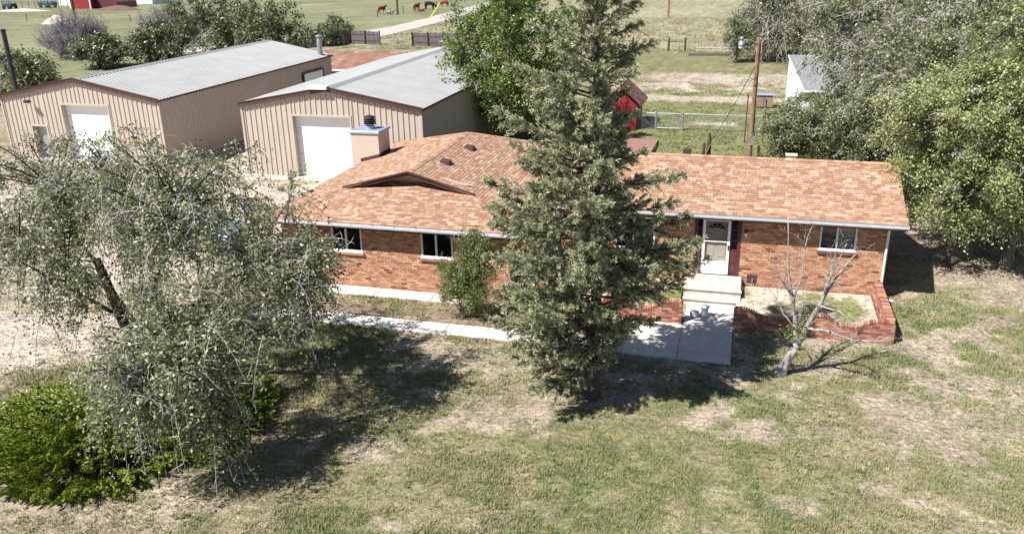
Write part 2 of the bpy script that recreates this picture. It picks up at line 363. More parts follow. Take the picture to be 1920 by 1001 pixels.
# ------------------------------------------------------------------ bricks and shingles
def clip_poly(P, poly):
    for i in range(len(poly)):
        a = poly[i]; b = poly[(i + 1) % len(poly)]; out = []
        sd = lambda p: (b[0] - a[0]) * (p[1] - a[1]) - (b[1] - a[1]) * (p[0] - a[0])
        for j in range(len(P)):
            p = P[j]; q = P[(j + 1) % len(P)]; sp, sq = sd(p), sd(q)
            if sp >= 0: out.append(p)
            if (sp >= 0) != (sq >= 0):
                t = sp / (sp - sq); out.append((p[0] + (q[0] - p[0]) * t, p[1] + (q[1] - p[1]) * t))
        P = out
        if len(P) < 3: return []
    return P
def brick_courses(L, z0, top, holes, bl=.2, bh=.067, mj=.011, soldier=None):
    out = []; k = 0; z = z0 + mj / 2
    tf = top if callable(top) else (lambda u: top)
    while z < z0 + 4:
        u = -(k % 2) * (bl + mj) / 2 + random.uniform(-.004, .004); any_ = False
        while u < L:
            a, b = max(u, 0), min(u + bl, L); u += bl + mj
            if b - a < .03: continue
            h = min(tf(a), tf(b), tf((a + b) / 2))
            if z + bh * .6 > h: continue
            any_ = True
            spans = [(a, b)]
            for (h0, h1, h2, h3) in holes:
                if z + bh > h2 and z < h3:
                    ns = []
                    for s in spans:
                        if s[1] <= h0 or s[0] >= h1: ns.append(s)
                        else:
                            if s[0] < h0 - .03: ns.append((s[0], h0))
                            if s[1] > h1 + .03: ns.append((h1, s[1]))
                    spans = ns
            for s in spans: out.append((s[0], s[1], z, z + bh))
        k += 1; z += bh + mj
        if not any_ and z > z0 + .3 and k > 3: break
    return out
BRICKMESH = {}
def lay_bricks(parent, o, u, n, rows, mat, single, proud=.009):
    """rows of (u0,u1,z0,z1); the ones that pass single() become objects, the rest one joined part"""
    o = Vector(o); u = Vector(u); n = Vector(n); mb = MB(); org = Vector(ORG[parent.name])
    key = mat.name
    if key not in BRICKMESH:
        b = MB(); b.bevbox(-.1, .1, -.03, .03, 0, .009 + .012, .004)
        t = b.build('brick', mat, None); BRICKMESH[key] = t.data; bpy.data.objects.remove(t)
    rot = Matrix((u, Vector((0, 0, 1)), n)).transposed().to_4x4()
    for (a, b, c, d) in rows:
        p = o + u * ((a + b) / 2) + Vector((0, 0, (c + d) / 2))
        if single and abs((b - a) - .2) < .002 and single(p):
            ob = bpy.data.objects.new('brick', BRICKMESH[key]); COL.objects.link(ob); ob.parent = parent
            ob.matrix_local = Matrix.Translation(p - org - n * .012 + n * random.uniform(-.002, .003)) @ rot @ Matrix.Diagonal((1, (d - c) / .06, 1, 1))
        else:
            pr = proud + random.uniform(-.003, .003)
            q = [o + u * s + Vector((0, 0, t)) + n * e for e in (-.01, pr) for s, t in ((a, c), (b, c), (b, d), (a, d))]
            mb.add(q, [(4, 5, 6, 7), (0, 1, 5, 4), (1, 2, 6, 5), (2, 3, 7, 6), (3, 0, 4, 7)], random.random())
    if mb.v: kind(mb.build('bricks', mat, parent), 'stuff')
SHM = {}
def lay_shingles(parent, P0, U, V, poly, mat=None, single=None, ex=.132, wd=.22, name='shingle'):
    mat = mat or M_shingle
    P0 = Vector(P0); U = Vector(U).normalized(); V = Vector(V).normalized(); Nn = U.cross(V)
    if Nn.z < 0: Nn = -Nn
    org = Vector(ORG[parent.name]); mb = MB()
    mu = min(p[0] for p in poly); Mu = max(p[0] for p in poly); mv = min(p[1] for p in poly); Mv = max(p[1] for p in poly)
    if mat.name not in SHM:
        b = MB(); b.add([(-.15, 0, 0), (.15, 0, 0), (.15, .15, -.006), (-.15, .15, -.006), (-.15, 0, .014), (.15, 0, .014), (.15, .15, .004), (-.15, .15, .004)],
                        [(4, 5, 6, 7), (0, 1, 5, 4), (1, 2, 6, 5), (3, 0, 4, 7)])
        t = b.build(name, mat); SHM[mat.name] = t.data; bpy.data.objects.remove(t)
    rot = Matrix((U, V, Nn)).transposed().to_4x4()
    v = mv; k = 0
    while v < Mv:
        u = mu - random.uniform(0, wd)
        while u < Mu:
            ww = wd * random.choice((.62, 1, 1, 1, 1.35)); q = [(u + .004, v), (u + ww - .004, v), (u + ww - .004, v + ex + .005), (u + .004, v + ex + .005)]; u += ww
            c = clip_poly(q, poly)
            if len(c) < 3: continue
            ctr = P0 + U * (q[0][0] * .5 + q[1][0] * .5) + V * v
            if single and len(c) == 4 and all(abs(a[0] - b[0]) + abs(a[1] - b[1]) < 1e-6 for a, b in zip(sorted(c), sorted(q))) and single(ctr):
                ob = bpy.data.objects.new(name, SHM[mat.name]); COL.objects.link(ob); ob.parent = parent
                ob.matrix_local = Matrix.Translation(ctr - org) @ rot @ Matrix.Diagonal((ww / .3 * .99, 1, random.uniform(.8, 1.4), 1))
                continue
            th = random.uniform(.011, .02)
            top = [P0 + U * a + V * b + Nn * (th if b < v + ex * .5 else .004) for a, b in c]; bot = [P0 + U * a + V * b - Nn * .004 for a, b in c]
            n = len(c)
            mb.add(top + bot, [tuple(range(n))] + [(i, n + i, n + (i + 1) % n, (i + 1) % n) for i in range(n)], random.random())
        v += ex; k += 1
    if mb.v: kind(mb.build(name + 's', mat, parent), 'stuff')
class Budget:
    def __init__(s, n, test): s.n = n; s.t = test
    def __call__(s, p):
        if s.n > 0 and s.t(p): s.n -= 1; return True
        return False

# ------------------------------------------------------------------ the brick house
house = thing('brick_house', 'long single storey brick ranch house with tan shingle roof and white front door', 'house', (-5.5, 31.5, 0))
WX0, WX1, WYF, WYB = -15.75, -7.2, 25.57, 37.2        # wing walls
HX1, HYF, HYB = 5.0, 28.4, 34.25                      # main walls
def wall_with_holes(name, o, u, n, L, z0, z1, holes, th, mat):
    """wall as boxes laid round its openings"""
    o = Vector(o); u = Vector(u); n = Vector(n); us = sorted({0, L, *[h[0] for h in holes], *[h[1] for h in holes]}); mb = MB()
    for a, b in zip(us[:-1], us[1:]):
        cuts = sorted([(h[2], h[3]) for h in holes if h[0] < (a + b) / 2 < h[1]]); z = z0
        for c, d in cuts + [(z1, z1)]:
            if c > z + .001:
                q = [o + u * s + Vector((0, 0, t)) + n * e for e in (-th, 0) for s, t in ((a, z), (b, z), (b, c), (a, c))]
                mb.add(q, [(0, 3, 2, 1), (4, 5, 6, 7), (0, 1, 5, 4), (1, 2, 6, 5), (2, 3, 7, 6), (3, 0, 4, 7)])
            z = max(z, d)
    return mb.build(name, mat, house)
def slider(px, y, w_, z0, z1, blinds=False):
    """white sliding window set in a wall that faces -Y"""
    f = MB(); a, b = px, px + w_; t = .05
    f.box(a, b, y - .02, y + .06, z1 - t, z1); f.box(a, b, y - .02, y + .06, z0, z0 + t); f.box(a, a + t, y - .02, y + .06, z0 + t, z1 - t); f.box(b - t, b, y - .02, y + .06, z0 + t, z1 - t)
    mid = a + w_ * .47; f.box(mid - .03, mid + .03, y - .005, y + .06, z0 + t, z1 - t)
    win = f.build('window', M_white, house)
    MB().add([(a + t, y + .03, z0 + t), (mid - .03, y + .03, z0 + t), (mid - .03, y + .03, z1 - t), (a + t, y + .03, z1 - t)], [(0, 1, 2, 3)]).build('pane', M_glass, win)
    MB().add([(mid + .03, y + .03, z0 + t), (b - t, y + .03, z0 + t), (b - t, y + .03, z1 - t), (mid + .03, y + .03, z1 - t)], [(0, 1, 2, 3)]).build('pane', M_glass, win)
    MB().add([(a + t, y + .012, z0 + t), (mid - .03, y + .012, z0 + t), (mid - .03, y + .012, z1 - t), (a + t, y + .012, z1 - t)], [(0, 1, 2, 3)]).build('screen', M_screen, win)
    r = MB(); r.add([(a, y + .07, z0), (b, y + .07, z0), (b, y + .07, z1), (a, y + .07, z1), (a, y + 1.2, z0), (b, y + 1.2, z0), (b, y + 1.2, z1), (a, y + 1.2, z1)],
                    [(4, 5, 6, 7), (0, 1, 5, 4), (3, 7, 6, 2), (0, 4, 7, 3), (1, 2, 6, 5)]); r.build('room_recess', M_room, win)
    s = MB(); s.box(a - .06, b + .06, y - .09, y + .0, z0 - .115, z0 - .035); s.build('brick_sill', M_pbrick, win)
    MB().box(a - .03, b + .03, y - .06, y - .0, z0 - .033, z0 + .012).build('sill', M_white, win)
    if blinds:
        bl = MB(); z = z0 + .12
        while z < z1 - .06: bl.bar((a + t + .02, y + .1, z), (b - t - .02, y + .1, z), .038, .004, up=(0, -.5, 1)); z += .042
        bl.build('blind', M_blind, win)
# openings: left wing, main front
w1 = (-13.77, 1.15, 1.36, 2.31); w2 = (-10.38, 1.15, 1.36, 2.31); w3 = (2.84, 1.15, 1.66, 2.51); w4 = (-4.05, 1.4, 1.2, 2.4)
hl = [(w[0] - WX0, w[0] - WX0 + w[1], w[2], w[3]) for w in (w1, w2)]
hm = [(w4[0] - WX1, w4[0] - WX1 + w4[1], w4[2], w4[3]), (-1.28 - WX1, .3 - WX1, .47, 2.62), (w3[0] - WX1, w3[0] - WX1 + w3[1], w3[2], w3[3])]
wa = wall_with_holes('wall', (WX0, WYF, -.1), (1, 0, 0), (0, -1, 0), WX1 - WX0, 0, 2.62, [(h[0], h[1], h[2] + .1, h[3] + .1) for h in hl], .2, M_mortar)
wb = wall_with_holes('wall', (WX1, HYF, -.1), (1, 0, 0), (0, -1, 0), HX1 - WX1, 0, 2.84, [(h[0], h[1], h[2] + .1, h[3] + .1) for h in hm], .2, M_mortar)
lay_bricks(wa, (WX0, WYF, 0), (1, 0, 0), (0, -1, 0), brick_courses(WX1 - WX0, 0, 2.6, hl), M_brick, Budget(120, lambda p: -13.2 < p.x < -9.5 and p.z < 1.3))
lay_bricks(wb, (WX1, HYF, 0), (1, 0, 0), (0, -1, 0), brick_courses(HX1 - WX1, 0, 2.82, hm), M_brick, Budget(180, lambda p: .5 < p.x < 4.9 and .2 < p.z < 1.6))
# the other walls: right end, left end, wing's inner side, back
wc = MB().box(HX1 - .2, HX1, HYF + .202, HYB, -.1, 2.82).build('wall', M_mortar, house)
wc2 = MB().add([(HX1 - .1, HYF, 2.84), (HX1 - .1, HYB, 2.84), (HX1 - .1, 31.3, 3.95)], [(0, 1, 2)]).build('gable_end', M_stucco, house)
lay_bricks(wc, (HX1, HYF, 0), (0, 1, 0), (1, 0, 0), brick_courses(HYB - HYF, 0, 2.8, []), M_brick, None)
wd_ = MB().box(WX0, WX0 + .2, WYF + .202, WYB, -.1, 2.6).build('wall', M_mortar, house)
lay_bricks(wd_, (WX0, WYB, 0), (0, -1, 0), (-1, 0, 0), brick_courses(WYB - WYF, 0, 2.58, []), M_brick, None)
MB().box(WX1 - .2, WX1 - .002, WYF + .202, HYF + 1, -.1, 2.6).build('wall', M_brick, house)
MB().box(WX0 + .2, WX1 + .6, WYB - .2, WYB, -.1, 2.6).build('wall', M_brick, house)
MB().box(WX1 + .6, HX1 - .2, HYB - .2, HYB - .001, -.1, 2.82).build('wall', M_brick, house)
for w_, bl in ((w1, 0), (w2, 0), (w3, 1), (w4, 0)): slider(w_[0], (WYF if w_[0] < -7 else HYF), w_[1], w_[2], w_[3], bl)

# ---- roof
S = .27; EZ = 2.57; RX = -11.5; EX0, EX1, EY0, EY1 = -16.2, -6.8, 25.08, 37.7; RZ = EZ + S * (RX - EX0)
MS = .362; MEZ = 2.80; MY0, MY1, MRY = 27.93, 34.67, 31.3; MRZ = MEZ + MS * (MRY - MY0); MX1 = 5.42; MX0 = -6.3
roof = MB(); d = -.03
GA = (EX0 + 2.15, EY0 + 2.15, EZ + S * 2.15); GB = (EX1 - 2.15, EY0 + 2.15, EZ + S * 2.15)
roof.add([(EX0, EY0, EZ + d), (EX1, EY0, EZ + d), (GB[0] - .0, GB[1], GB[2] + d), (GA[0], GA[1], GA[2] + d), (GB[0] - .85, 28.1, EZ + S * 3.02 + d), (GA[0] + .85, 28.1, EZ + S * 3.02 + d)], [(0, 1, 2, 3), (3, 2, 4, 5)])
for sx, ex, gp in ((-1, EX0, GA), (1, EX1, GB)):
    roof.add([(ex, EY0, EZ + d), (ex, EY1, EZ + d), (RX, 34.6, RZ + d), (RX, 27.42, RZ + d), (gp[0], gp[1], gp[2] + d)], [(0, 1, 2, 3, 4)])
roof.add([(EX0, EY1, EZ + d), (EX1, EY1, EZ + d), (RX, 34.6, RZ + d)], [(0, 1, 2)])
roof.add([(MX0 - 1.2, MY0, MEZ + d), (MX1, MY0, MEZ + d), (MX1, MRY, MRZ + d), (MX0, MRY, MRZ + d), (MX1, MY1, MEZ + d), (MX0 - 1.2, MY1, MEZ + d), (MX0 - 1.4, MRY, EZ + .1)],
         [(0, 1, 2, 3), (3, 2, 4, 5), (0, 3, 6), (3, 5, 6)])
roof = roof.build('roof', M_under, house)
kW = math.sqrt(1 + S * S); vr = (RX - EX0) * kW; v1 = 2.15 * kW
bud = Budget(150, lambda p: -13.5 < p.x < -8.5 and p.z < 3.2)
hw = EX1 - EX0
lay_shingles(roof, (EX0, EY0, EZ), (1, 0, 0), (0, 1, S), [(0, 0), (hw, 0), (hw - 2.15, v1), (2.15, v1)], single=bud)
lay_shingles(roof, (EX0, EY0, EZ), (1, 0, 0), (0, 1, S), [(2.15, v1), (hw - 2.15, v1), (hw - 2.9, 2.9 * kW), (2.9, 2.9 * kW)])
ry = lambda v: (EY1 - EY0) - (EY1 - 34.6) * v / vr
for ex, u0 in ((EX0, -1), (EX1, 1)):
    sg = 1 if ex == EX0 else -1
    low = [(0, 0), (ry(0), 0), (ry(v1), v1), (2.15, v1)]; up = [(2.15, v1), (ry(v1), v1), (ry(vr), vr), (2.34, vr)]
    for pl in (low, up): lay_shingles(roof, (ex, EY0, EZ), (0, 1, 0), (sg, 0, S), pl)
kM = math.sqrt(1 + MS * MS); vm = (MRY - MY0) * kM
lay_shingles(roof, (MX0 - 1.3, MY1, MEZ - .1), (0, -1, 0), (1.3, 0, MRZ - MEZ + .1), [(0, 0), (MY1 - MY0, 0), ((MY1 - MY0) / 2, math.hypot(1.3, MRZ - MEZ + .1))])
budm = Budget(150, lambda p: .2 < p.x < 5.0 and p.z < 3.4)
lay_shingles(roof, (MX0 - 1.2, MY0, MEZ), (1, 0, 0), (0, 1, MS), [(0, 0), (MX1 - MX0 + 1.2, 0), (MX1 - MX0 + 1.2, vm), (1.2, vm)], single=budm)
lay_shingles(roof, (MX0 - 1.2, MY1, MEZ), (1, 0, 0), (0, -1, MS), [(0, 0), (MX1 - MX0 + 1.2, 0), (MX1 - MX0 + 1.2, vm), (1.2, vm)], ex=.29, wd=.6)
# ridge and hip caps: overlapping bent tabs
cap = MB()
def caps(a, b, sl, ln=.24):
    a = Vector(a); b = Vector(b); dr = (b - a); n = int(dr.length / ln); dr.normalize(); sd = dr.cross(Vector((0, 0, 1))).normalized(); up = sd.cross(dr)
    for i in range(n):
        p = a + dr * (i * ln); q = p + dr * (ln + .05); e = .14
        l = [p + up * .035, p + sd * e - Vector((0, 0, e * sl)) + up * .03, p - sd * e - Vector((0, 0, e * sl)) + up * .03, q + up * .022, q + sd * e - Vector((0, 0, e * sl)) + up * .018, q - sd * e - Vector((0, 0, e * sl)) + up * .018]
        l += [x - up * .016 for x in l[:3]]
        cap.add(l, [(0, 1, 4, 3), (0, 3, 5, 2), (0, 6, 7, 1), (0, 2, 8, 6)], random.random())
caps((RX, 27.4, RZ), (RX, 34.6, RZ), S); caps((EX0, EY0, EZ), GA, S * .8); caps((EX1, EY0, EZ), GB, S * .8)
caps((EX0, EY1, EZ), (RX, 34.6, RZ), S * .8); caps((EX1, EY1, EZ), (RX, 34.6, RZ), S * .8); caps((MX0, MRY, MRZ), (MX1, MRY, MRZ), MS)
kind(cap.build('ridge_caps', M_shingle, roof), 'stuff')
# small gable over the wing: siding triangle, brown barge boards
gz = lambda x: RZ - S * abs(x - RX)
MB().prism([(GA[0] + .25, 27.95, EZ + S * 2.8), (GB[0] - .25, 27.95, EZ + S * 2.8), (RX, 27.95, RZ - .06)], (0, .06, 0)).build('gablet_face', M_stucco, roof)
bb = MB()
for g_ in (GA, GB):
    bb.bar((g_[0], g_[1] + .08, g_[2] - .02), (RX, 27.44, RZ - .04), .05, .17)
    bb.bar((g_[0], g_[1] + .04, g_[2] + .05), (RX, 27.38, RZ + .03), .05, .05)
    bb.add([(g_[0], g_[1] + .1, g_[2] - .05), (RX, 27.46, RZ - .09), (RX, 28.0, RZ - .09), (g_[0], 28.0, g_[2] - .05)], [(0, 1, 2, 3)])
bb.build('barge_board', M_brown, roof)
# eaves: fascia, soffit, gutters, downspout
def gutter(x0, x1, y, z):
    g_ = MB(); pr = [(0, 0), (0, -.11), (-.07, -.125), (-.12, -.07), (-.125, .0), (-.112, .0), (-.108, -.06), (-.065, -.11), (-.012, -.1), (-.012, 0)]
    n = len(pr); g_.add([(x, y + a, z + b) for x in (x0, x1) for a, b in pr], [(i, (i + 1) % n, n + (i + 1) % n, n + i) for i in range(n)] + [tuple(range(n)), tuple(range(2 * n - 1, n - 1, -1))])
    o = g_.build('gutter', M_gutter, roof)
    x = x0 + .3
    while x < x1: MB().box(x, x + .02, y - .118, y - .005, z - .012, z - .004).build('strap', M_gutter_dark, o); x += .8
    if x0 > -8: MB().box(x0 + .01, x1 - .01, y - .118, y + .06, z + .004, z + .014).build('leaf_guard', M_metal_grey, o)
gutter(EX0 - .02, EX1 + .05, EY0 - .012, EZ - .01); gutter(EX1 + .1, MX1 + .02, MY0 - .012, MEZ - .01)
f = MB()
f.box(EX0, EX1, EY0, EY0 + .03, EZ - .2, EZ - .03); f.box(EX1 + .1, MX1, MY0, MY0 + .03, MEZ - .2, MEZ - .03)
f.box(EX0, EX0 + .03, EY0 + .03, EY1, EZ - .2, EZ - .03); f.box(EX1 - .03, EX1, EY0 + .03, HYF - .5, EZ - .2, EZ - .03)
f.bar((MX1 - .02, MY0 + .03, MEZ - .1), (MX1 - .02, MRY, MRZ - .1), .04, .17); f.bar((MX1 - .02, MY1, MEZ - .1), (MX1 - .02, MRY, MRZ - .1), .04, .17)
f.build('fascia', M_brown, roof)
sf = MB(); sf.box(EX0 + .03, EX1 - .03, EY0 + .03, WYF - .012, EZ - .15, EZ - .13); sf.box(EX1 + .1, MX1 - .05, MY0 + .03, HYF - .012, MEZ - .15, MEZ - .13)
sf.box(EX0 + .03, WX0 - .012, WYF, EY1, EZ - .15, EZ - .13); sf.build('soffit', M_soffit, roof)
dn = MB(); dn.tube([(HX1 - .06, MY0 - .07, MEZ - .1), (HX1 - .06, HYF - .06, MEZ - .35), (HX1 - .06, HYF - .06, .3), (HX1 - .06, HYF - .06, .12), (HX1 + .35, HYF - .2, .05)], .04, 8); dn.build('downspout', M_white, house)
# roof vents
for (vx, vy) in ((-10.86, 29.7), (-10.75, 32.35)):
    z = gz(vx); b = MB(); b.add([(vx - .2, vy - .2, z - .02), (vx + .2, vy - .2, z - .1), (vx + .2, vy + .2, z - .1), (vx - .2, vy + .2, z - .02), (vx - .14, vy - .16, z + .16), (vx + .2, vy - .16, z + .11), (vx + .2, vy + .16, z + .11), (vx - .14, vy + .16, z + .16)],
                            [(4, 5, 6, 7), (0, 1, 5, 4), (1, 2, 6, 5), (2, 3, 7, 6), (3, 0, 4, 7)])
    b.box(vx - .26, vx + .22, vy - .22, vy + .22, z - .09, z + .015); b.build('roof_vent', M_brown, roof)
MB().box(-2.05, -1.75, 31.75, 32.05, 3.7, 4.1).build('roof_vent', M_brown, roof)
b = MB(); b.box(1.68, 2.02, 31.45, 31.75, 3.7, 4.1); b.box(1.64, 2.06, 31.41, 31.79, 4.102, 4.13); b.build('roof_vent', M_stucco, roof)
# chimney
ch = MB(); CX0, CX1, CY0, CY1 = -16.62, -15.3, 33.45, 34.65
ch.box(CX0, CX1, CY0, CY1, -.05, 3.86); ch = ch.build('chimney', M_stucco, roof)
b = MB(); b.bevbox(CX0 - .06, CX1 + .06, CY0 - .06, CY1 + .06, 3.862, 3.97, .03); b.build('chimney_cap', M_cap, ch)
fl = MB(); fl.bar((EX0, CY0 - .02, EZ + .1), (CX1 + .02, CY0 - .02, EZ + S * (CX1 - EX0) + .1), .03, .13); fl.box(CX1, CX1 + .03, CY0 - .03, CY1, EZ + S * (CX1 - EX0) - .02, EZ + S * (CX1 - EX0) + .17); fl.build('flashing', M_brown, ch)
b = MB(); cx, cy = -15.9, 34.0
b.lathe((cx, cy, 3.965), [(.2, 0), (.2, .12), (.17, .16), (.17, .2)], 18); b.build('flue', M_cap, ch, smooth=False)
b = MB()
for k in range(3): b.lathe((cx, cy, 4.17 + k * .085), [(.1, 0), (.27, .02), (.27, .04), (.12, .06)], 18)
b.lathe((cx, cy, 4.42), [(.1, 0), (.25, .03), (.22, .1), (.1, .14), (.02, .15)], 18); b.build('flue_cowl', M_dark, ch, smooth=False)

# front door: storm door over a panelled door, maroon side panels
Y = HYF
fd = MB(); fd.box(-1.28, -1.2, Y - .02, Y + .1, .47, 2.62); fd.box(.22, .3, Y - .02, Y + .1, .47, 2.62); fd.box(-1.2, .22, Y - .02, Y + .1, 2.54, 2.62); fd.box(-1.25, .27, Y - .06, Y + .1, .44, .475)
fd = fd.build('door', M_maroon, house)
for a, b_ in ((-1.198, -1.0), (-.07, .218)):
    s_ = MB(); s_.box(a, b_, Y + .04, Y + .08, .477, 1.36); s_.box(a + .05, b_ - .05, Y + .022, Y + .04, .58, .86); s_.box(a + .05, b_ - .05, Y + .022, Y + .04, .94, 1.3)
    s_.box(a, a + .04, Y + .03, Y + .08, 1.362, 2.54); s_.box(b_ - .04, b_, Y + .03, Y + .08, 1.362, 2.54)
    for z in (1.362, 1.72, 2.1, 2.49): s_.box(a + .04, b_ - .04, Y + .035, Y + .075, z, z + .04)
    s_.build('side_panel', M_maroon, fd)
    MB().add([(a + .04, Y + .05, 1.4), (b_ - .04, Y + .05, 1.4), (b_ - .04, Y + .05, 2.49), (a + .04, Y + .05, 2.49)], [(0, 1, 2, 3)]).build('pane', M_glass, fd)
inn = MB(); inn.box(-.96, -.11, Y + .09, Y + .13, .48, 2.5)
for x0, x1 in ((-.86, -.6), (-.47, -.21)):
    for z0, z1 in ((.62, 1.0), (1.1, 1.6), (1.68, 1.95)):
        inn.bevbox(x0, x1, Y + .075, Y + .092, z0, z1, .01)
inn.build('inner_door', M_door, fd)
fan = MB(); cz, cxx = 2.12, -.535
pts = [(cxx + .3 * math.cos(t * math.pi / 12), Y + .084, cz + .22 * math.sin(t * math.pi / 12)) for t in range(13)]
fan.add(pts, [tuple(range(13))]); fan.build('fan_light', M_dark, fd)
fr_ = MB()
for k in range(12): fr_.bar(pts[k], pts[k + 1], .02, .03)
fr_.bar(pts[0], pts[-1], .02, .03)
for t in (3, 6, 9): fr_.bar((cxx, Y + .078, cz), (pts[t][0], Y + .078, pts[t][2]), .015, .018)
fr_.build('fan_frame', M_door, fd)
st = MB(); st.box(-1.0, -.91, Y - .01, Y + .03, .48, 2.52); st.box(-.16, -.07, Y - .01, Y + .03, .48, 2.52); st.box(-.91, -.16, Y - .01, Y + .03, 2.42, 2.52)
st.box(-.91, -.16, Y - .01, Y + .03, .48, .96); st.box(-.91, -.16, Y - .006, Y + .028, 1.66, 1.71); st.build('storm_frame', M_white, fd)
MB().add([(-.91, Y + .008, .96), (-.16, Y + .008, .96), (-.16, Y + .008, 1.66), (-.91, Y + .008, 1.66)], [(0, 1, 2, 3)]).build('pane', M_glass, fd)
MB().add([(-.91, Y + .014, 1.71), (-.16, Y + .014, 1.71), (-.16, Y + .014, 2.42), (-.91, Y + .014, 2.42)], [(0, 1, 2, 3)]).build('screen', M_screen, fd)
hb = MB(); hb.tube([(-.115, Y - .04, 1.42), (-.115, Y - .06, 1.48), (-.115, Y - .04, 1.56)], .014, 6); hb.box(-.135, -.095, Y - .04, Y - .01, 1.4, 1.58); hb.build('handle', M_dark, fd)
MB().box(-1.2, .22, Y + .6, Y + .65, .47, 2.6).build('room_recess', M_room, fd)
# wall lamp, crawl-space vent cover with tap
lm = MB(); lm.box(.40, .48, Y - .05, Y - .011, 2.08, 2.2); lm.tube([(.44, Y - .04, 2.17), (.44, Y - .14, 2.2)], .015, 6); lm.lathe((.44, Y - .14, 2.1), [(.035, 0), (.07, .03), (.06, .1), (.02, .13)], 10); lm = lm.build('wall_lamp', M_dark, house)
MB().lathe((.44, Y - .14, 1.99), [(.03, 0), (.055, .03), (.055, .08), (.04, .11)], 10).build('lamp_glass', M_white, lm)
vc = MB(); vc.bevbox(.6, .92, Y - .03, Y - .01, .28, .56, .01); vc = vc.build('wall_vent', M_brown, house)
b = MB(); b.tube([(.78, Y - .03, .38), (.78, Y - .1, .38), (.78, Y - .12, .33)], .016, 6); b.lathe((.78, Y - .1, .4), [(.008, 0), (.03, .02), (.03, .03), (.008, .035)], 8); b.build('tap', M_metal_grey, vc)

# steps
stp = thing('entrance_steps', 'two pale concrete steps below the white front door', 'steps', (-.5, 27.4, 0))
MB().bevbox(-1.47, .42, 27.0, 28.385, -.02, .46, .02).build('landing', M_conc2, stp)
MB().bevbox(-1.45, .42, 26.62, 26.995, -.02, .24, .02).build('step', M_conc2, stp)
MB().bevbox(-1.49, .44, 26.955, 27.06, .39, .466, .015).build('shadow_nosing', M_conc2, stp); MB().bevbox(-1.47, .44, 26.575, 26.66, .17, .246, .015).build('shadow_nosing', M_conc2, stp)  # overhanging lips added so the treads throw a shadow line
# the two pots on the path
for (x, y, k, lb) in ((-1.0, 25.45, .85, 'low round pale pot on the entrance path'), (-.68, 25.55, 1.15, 'taller pale glazed pot on the entrance path')):
    p = thing('flower_pot', lb, 'pot', (x, y, .055))
    if k < 1: pr = [(.07, 0), (.12, .02), (.155, .1), (.14, .17), (.155, .19), (.14, .195), (.12, .14), (.02, .13)]
    else: pr = [(.12, 0), (.15, .04), (.13, .12), (.11, .22), (.13, .33), (.16, .36), (.145, .365), (.11, .3), (.02, .29)]
    MB().lathe((x, y, .056), pr, 18).build('bowl', M_pot, p, smooth=True)
    MB().lathe((x, y, .056 + (.132 if k < 1 else .292)), [(.11, 0), (.09, .015), (.02, .02)], 14).build('soil', M_under, p)

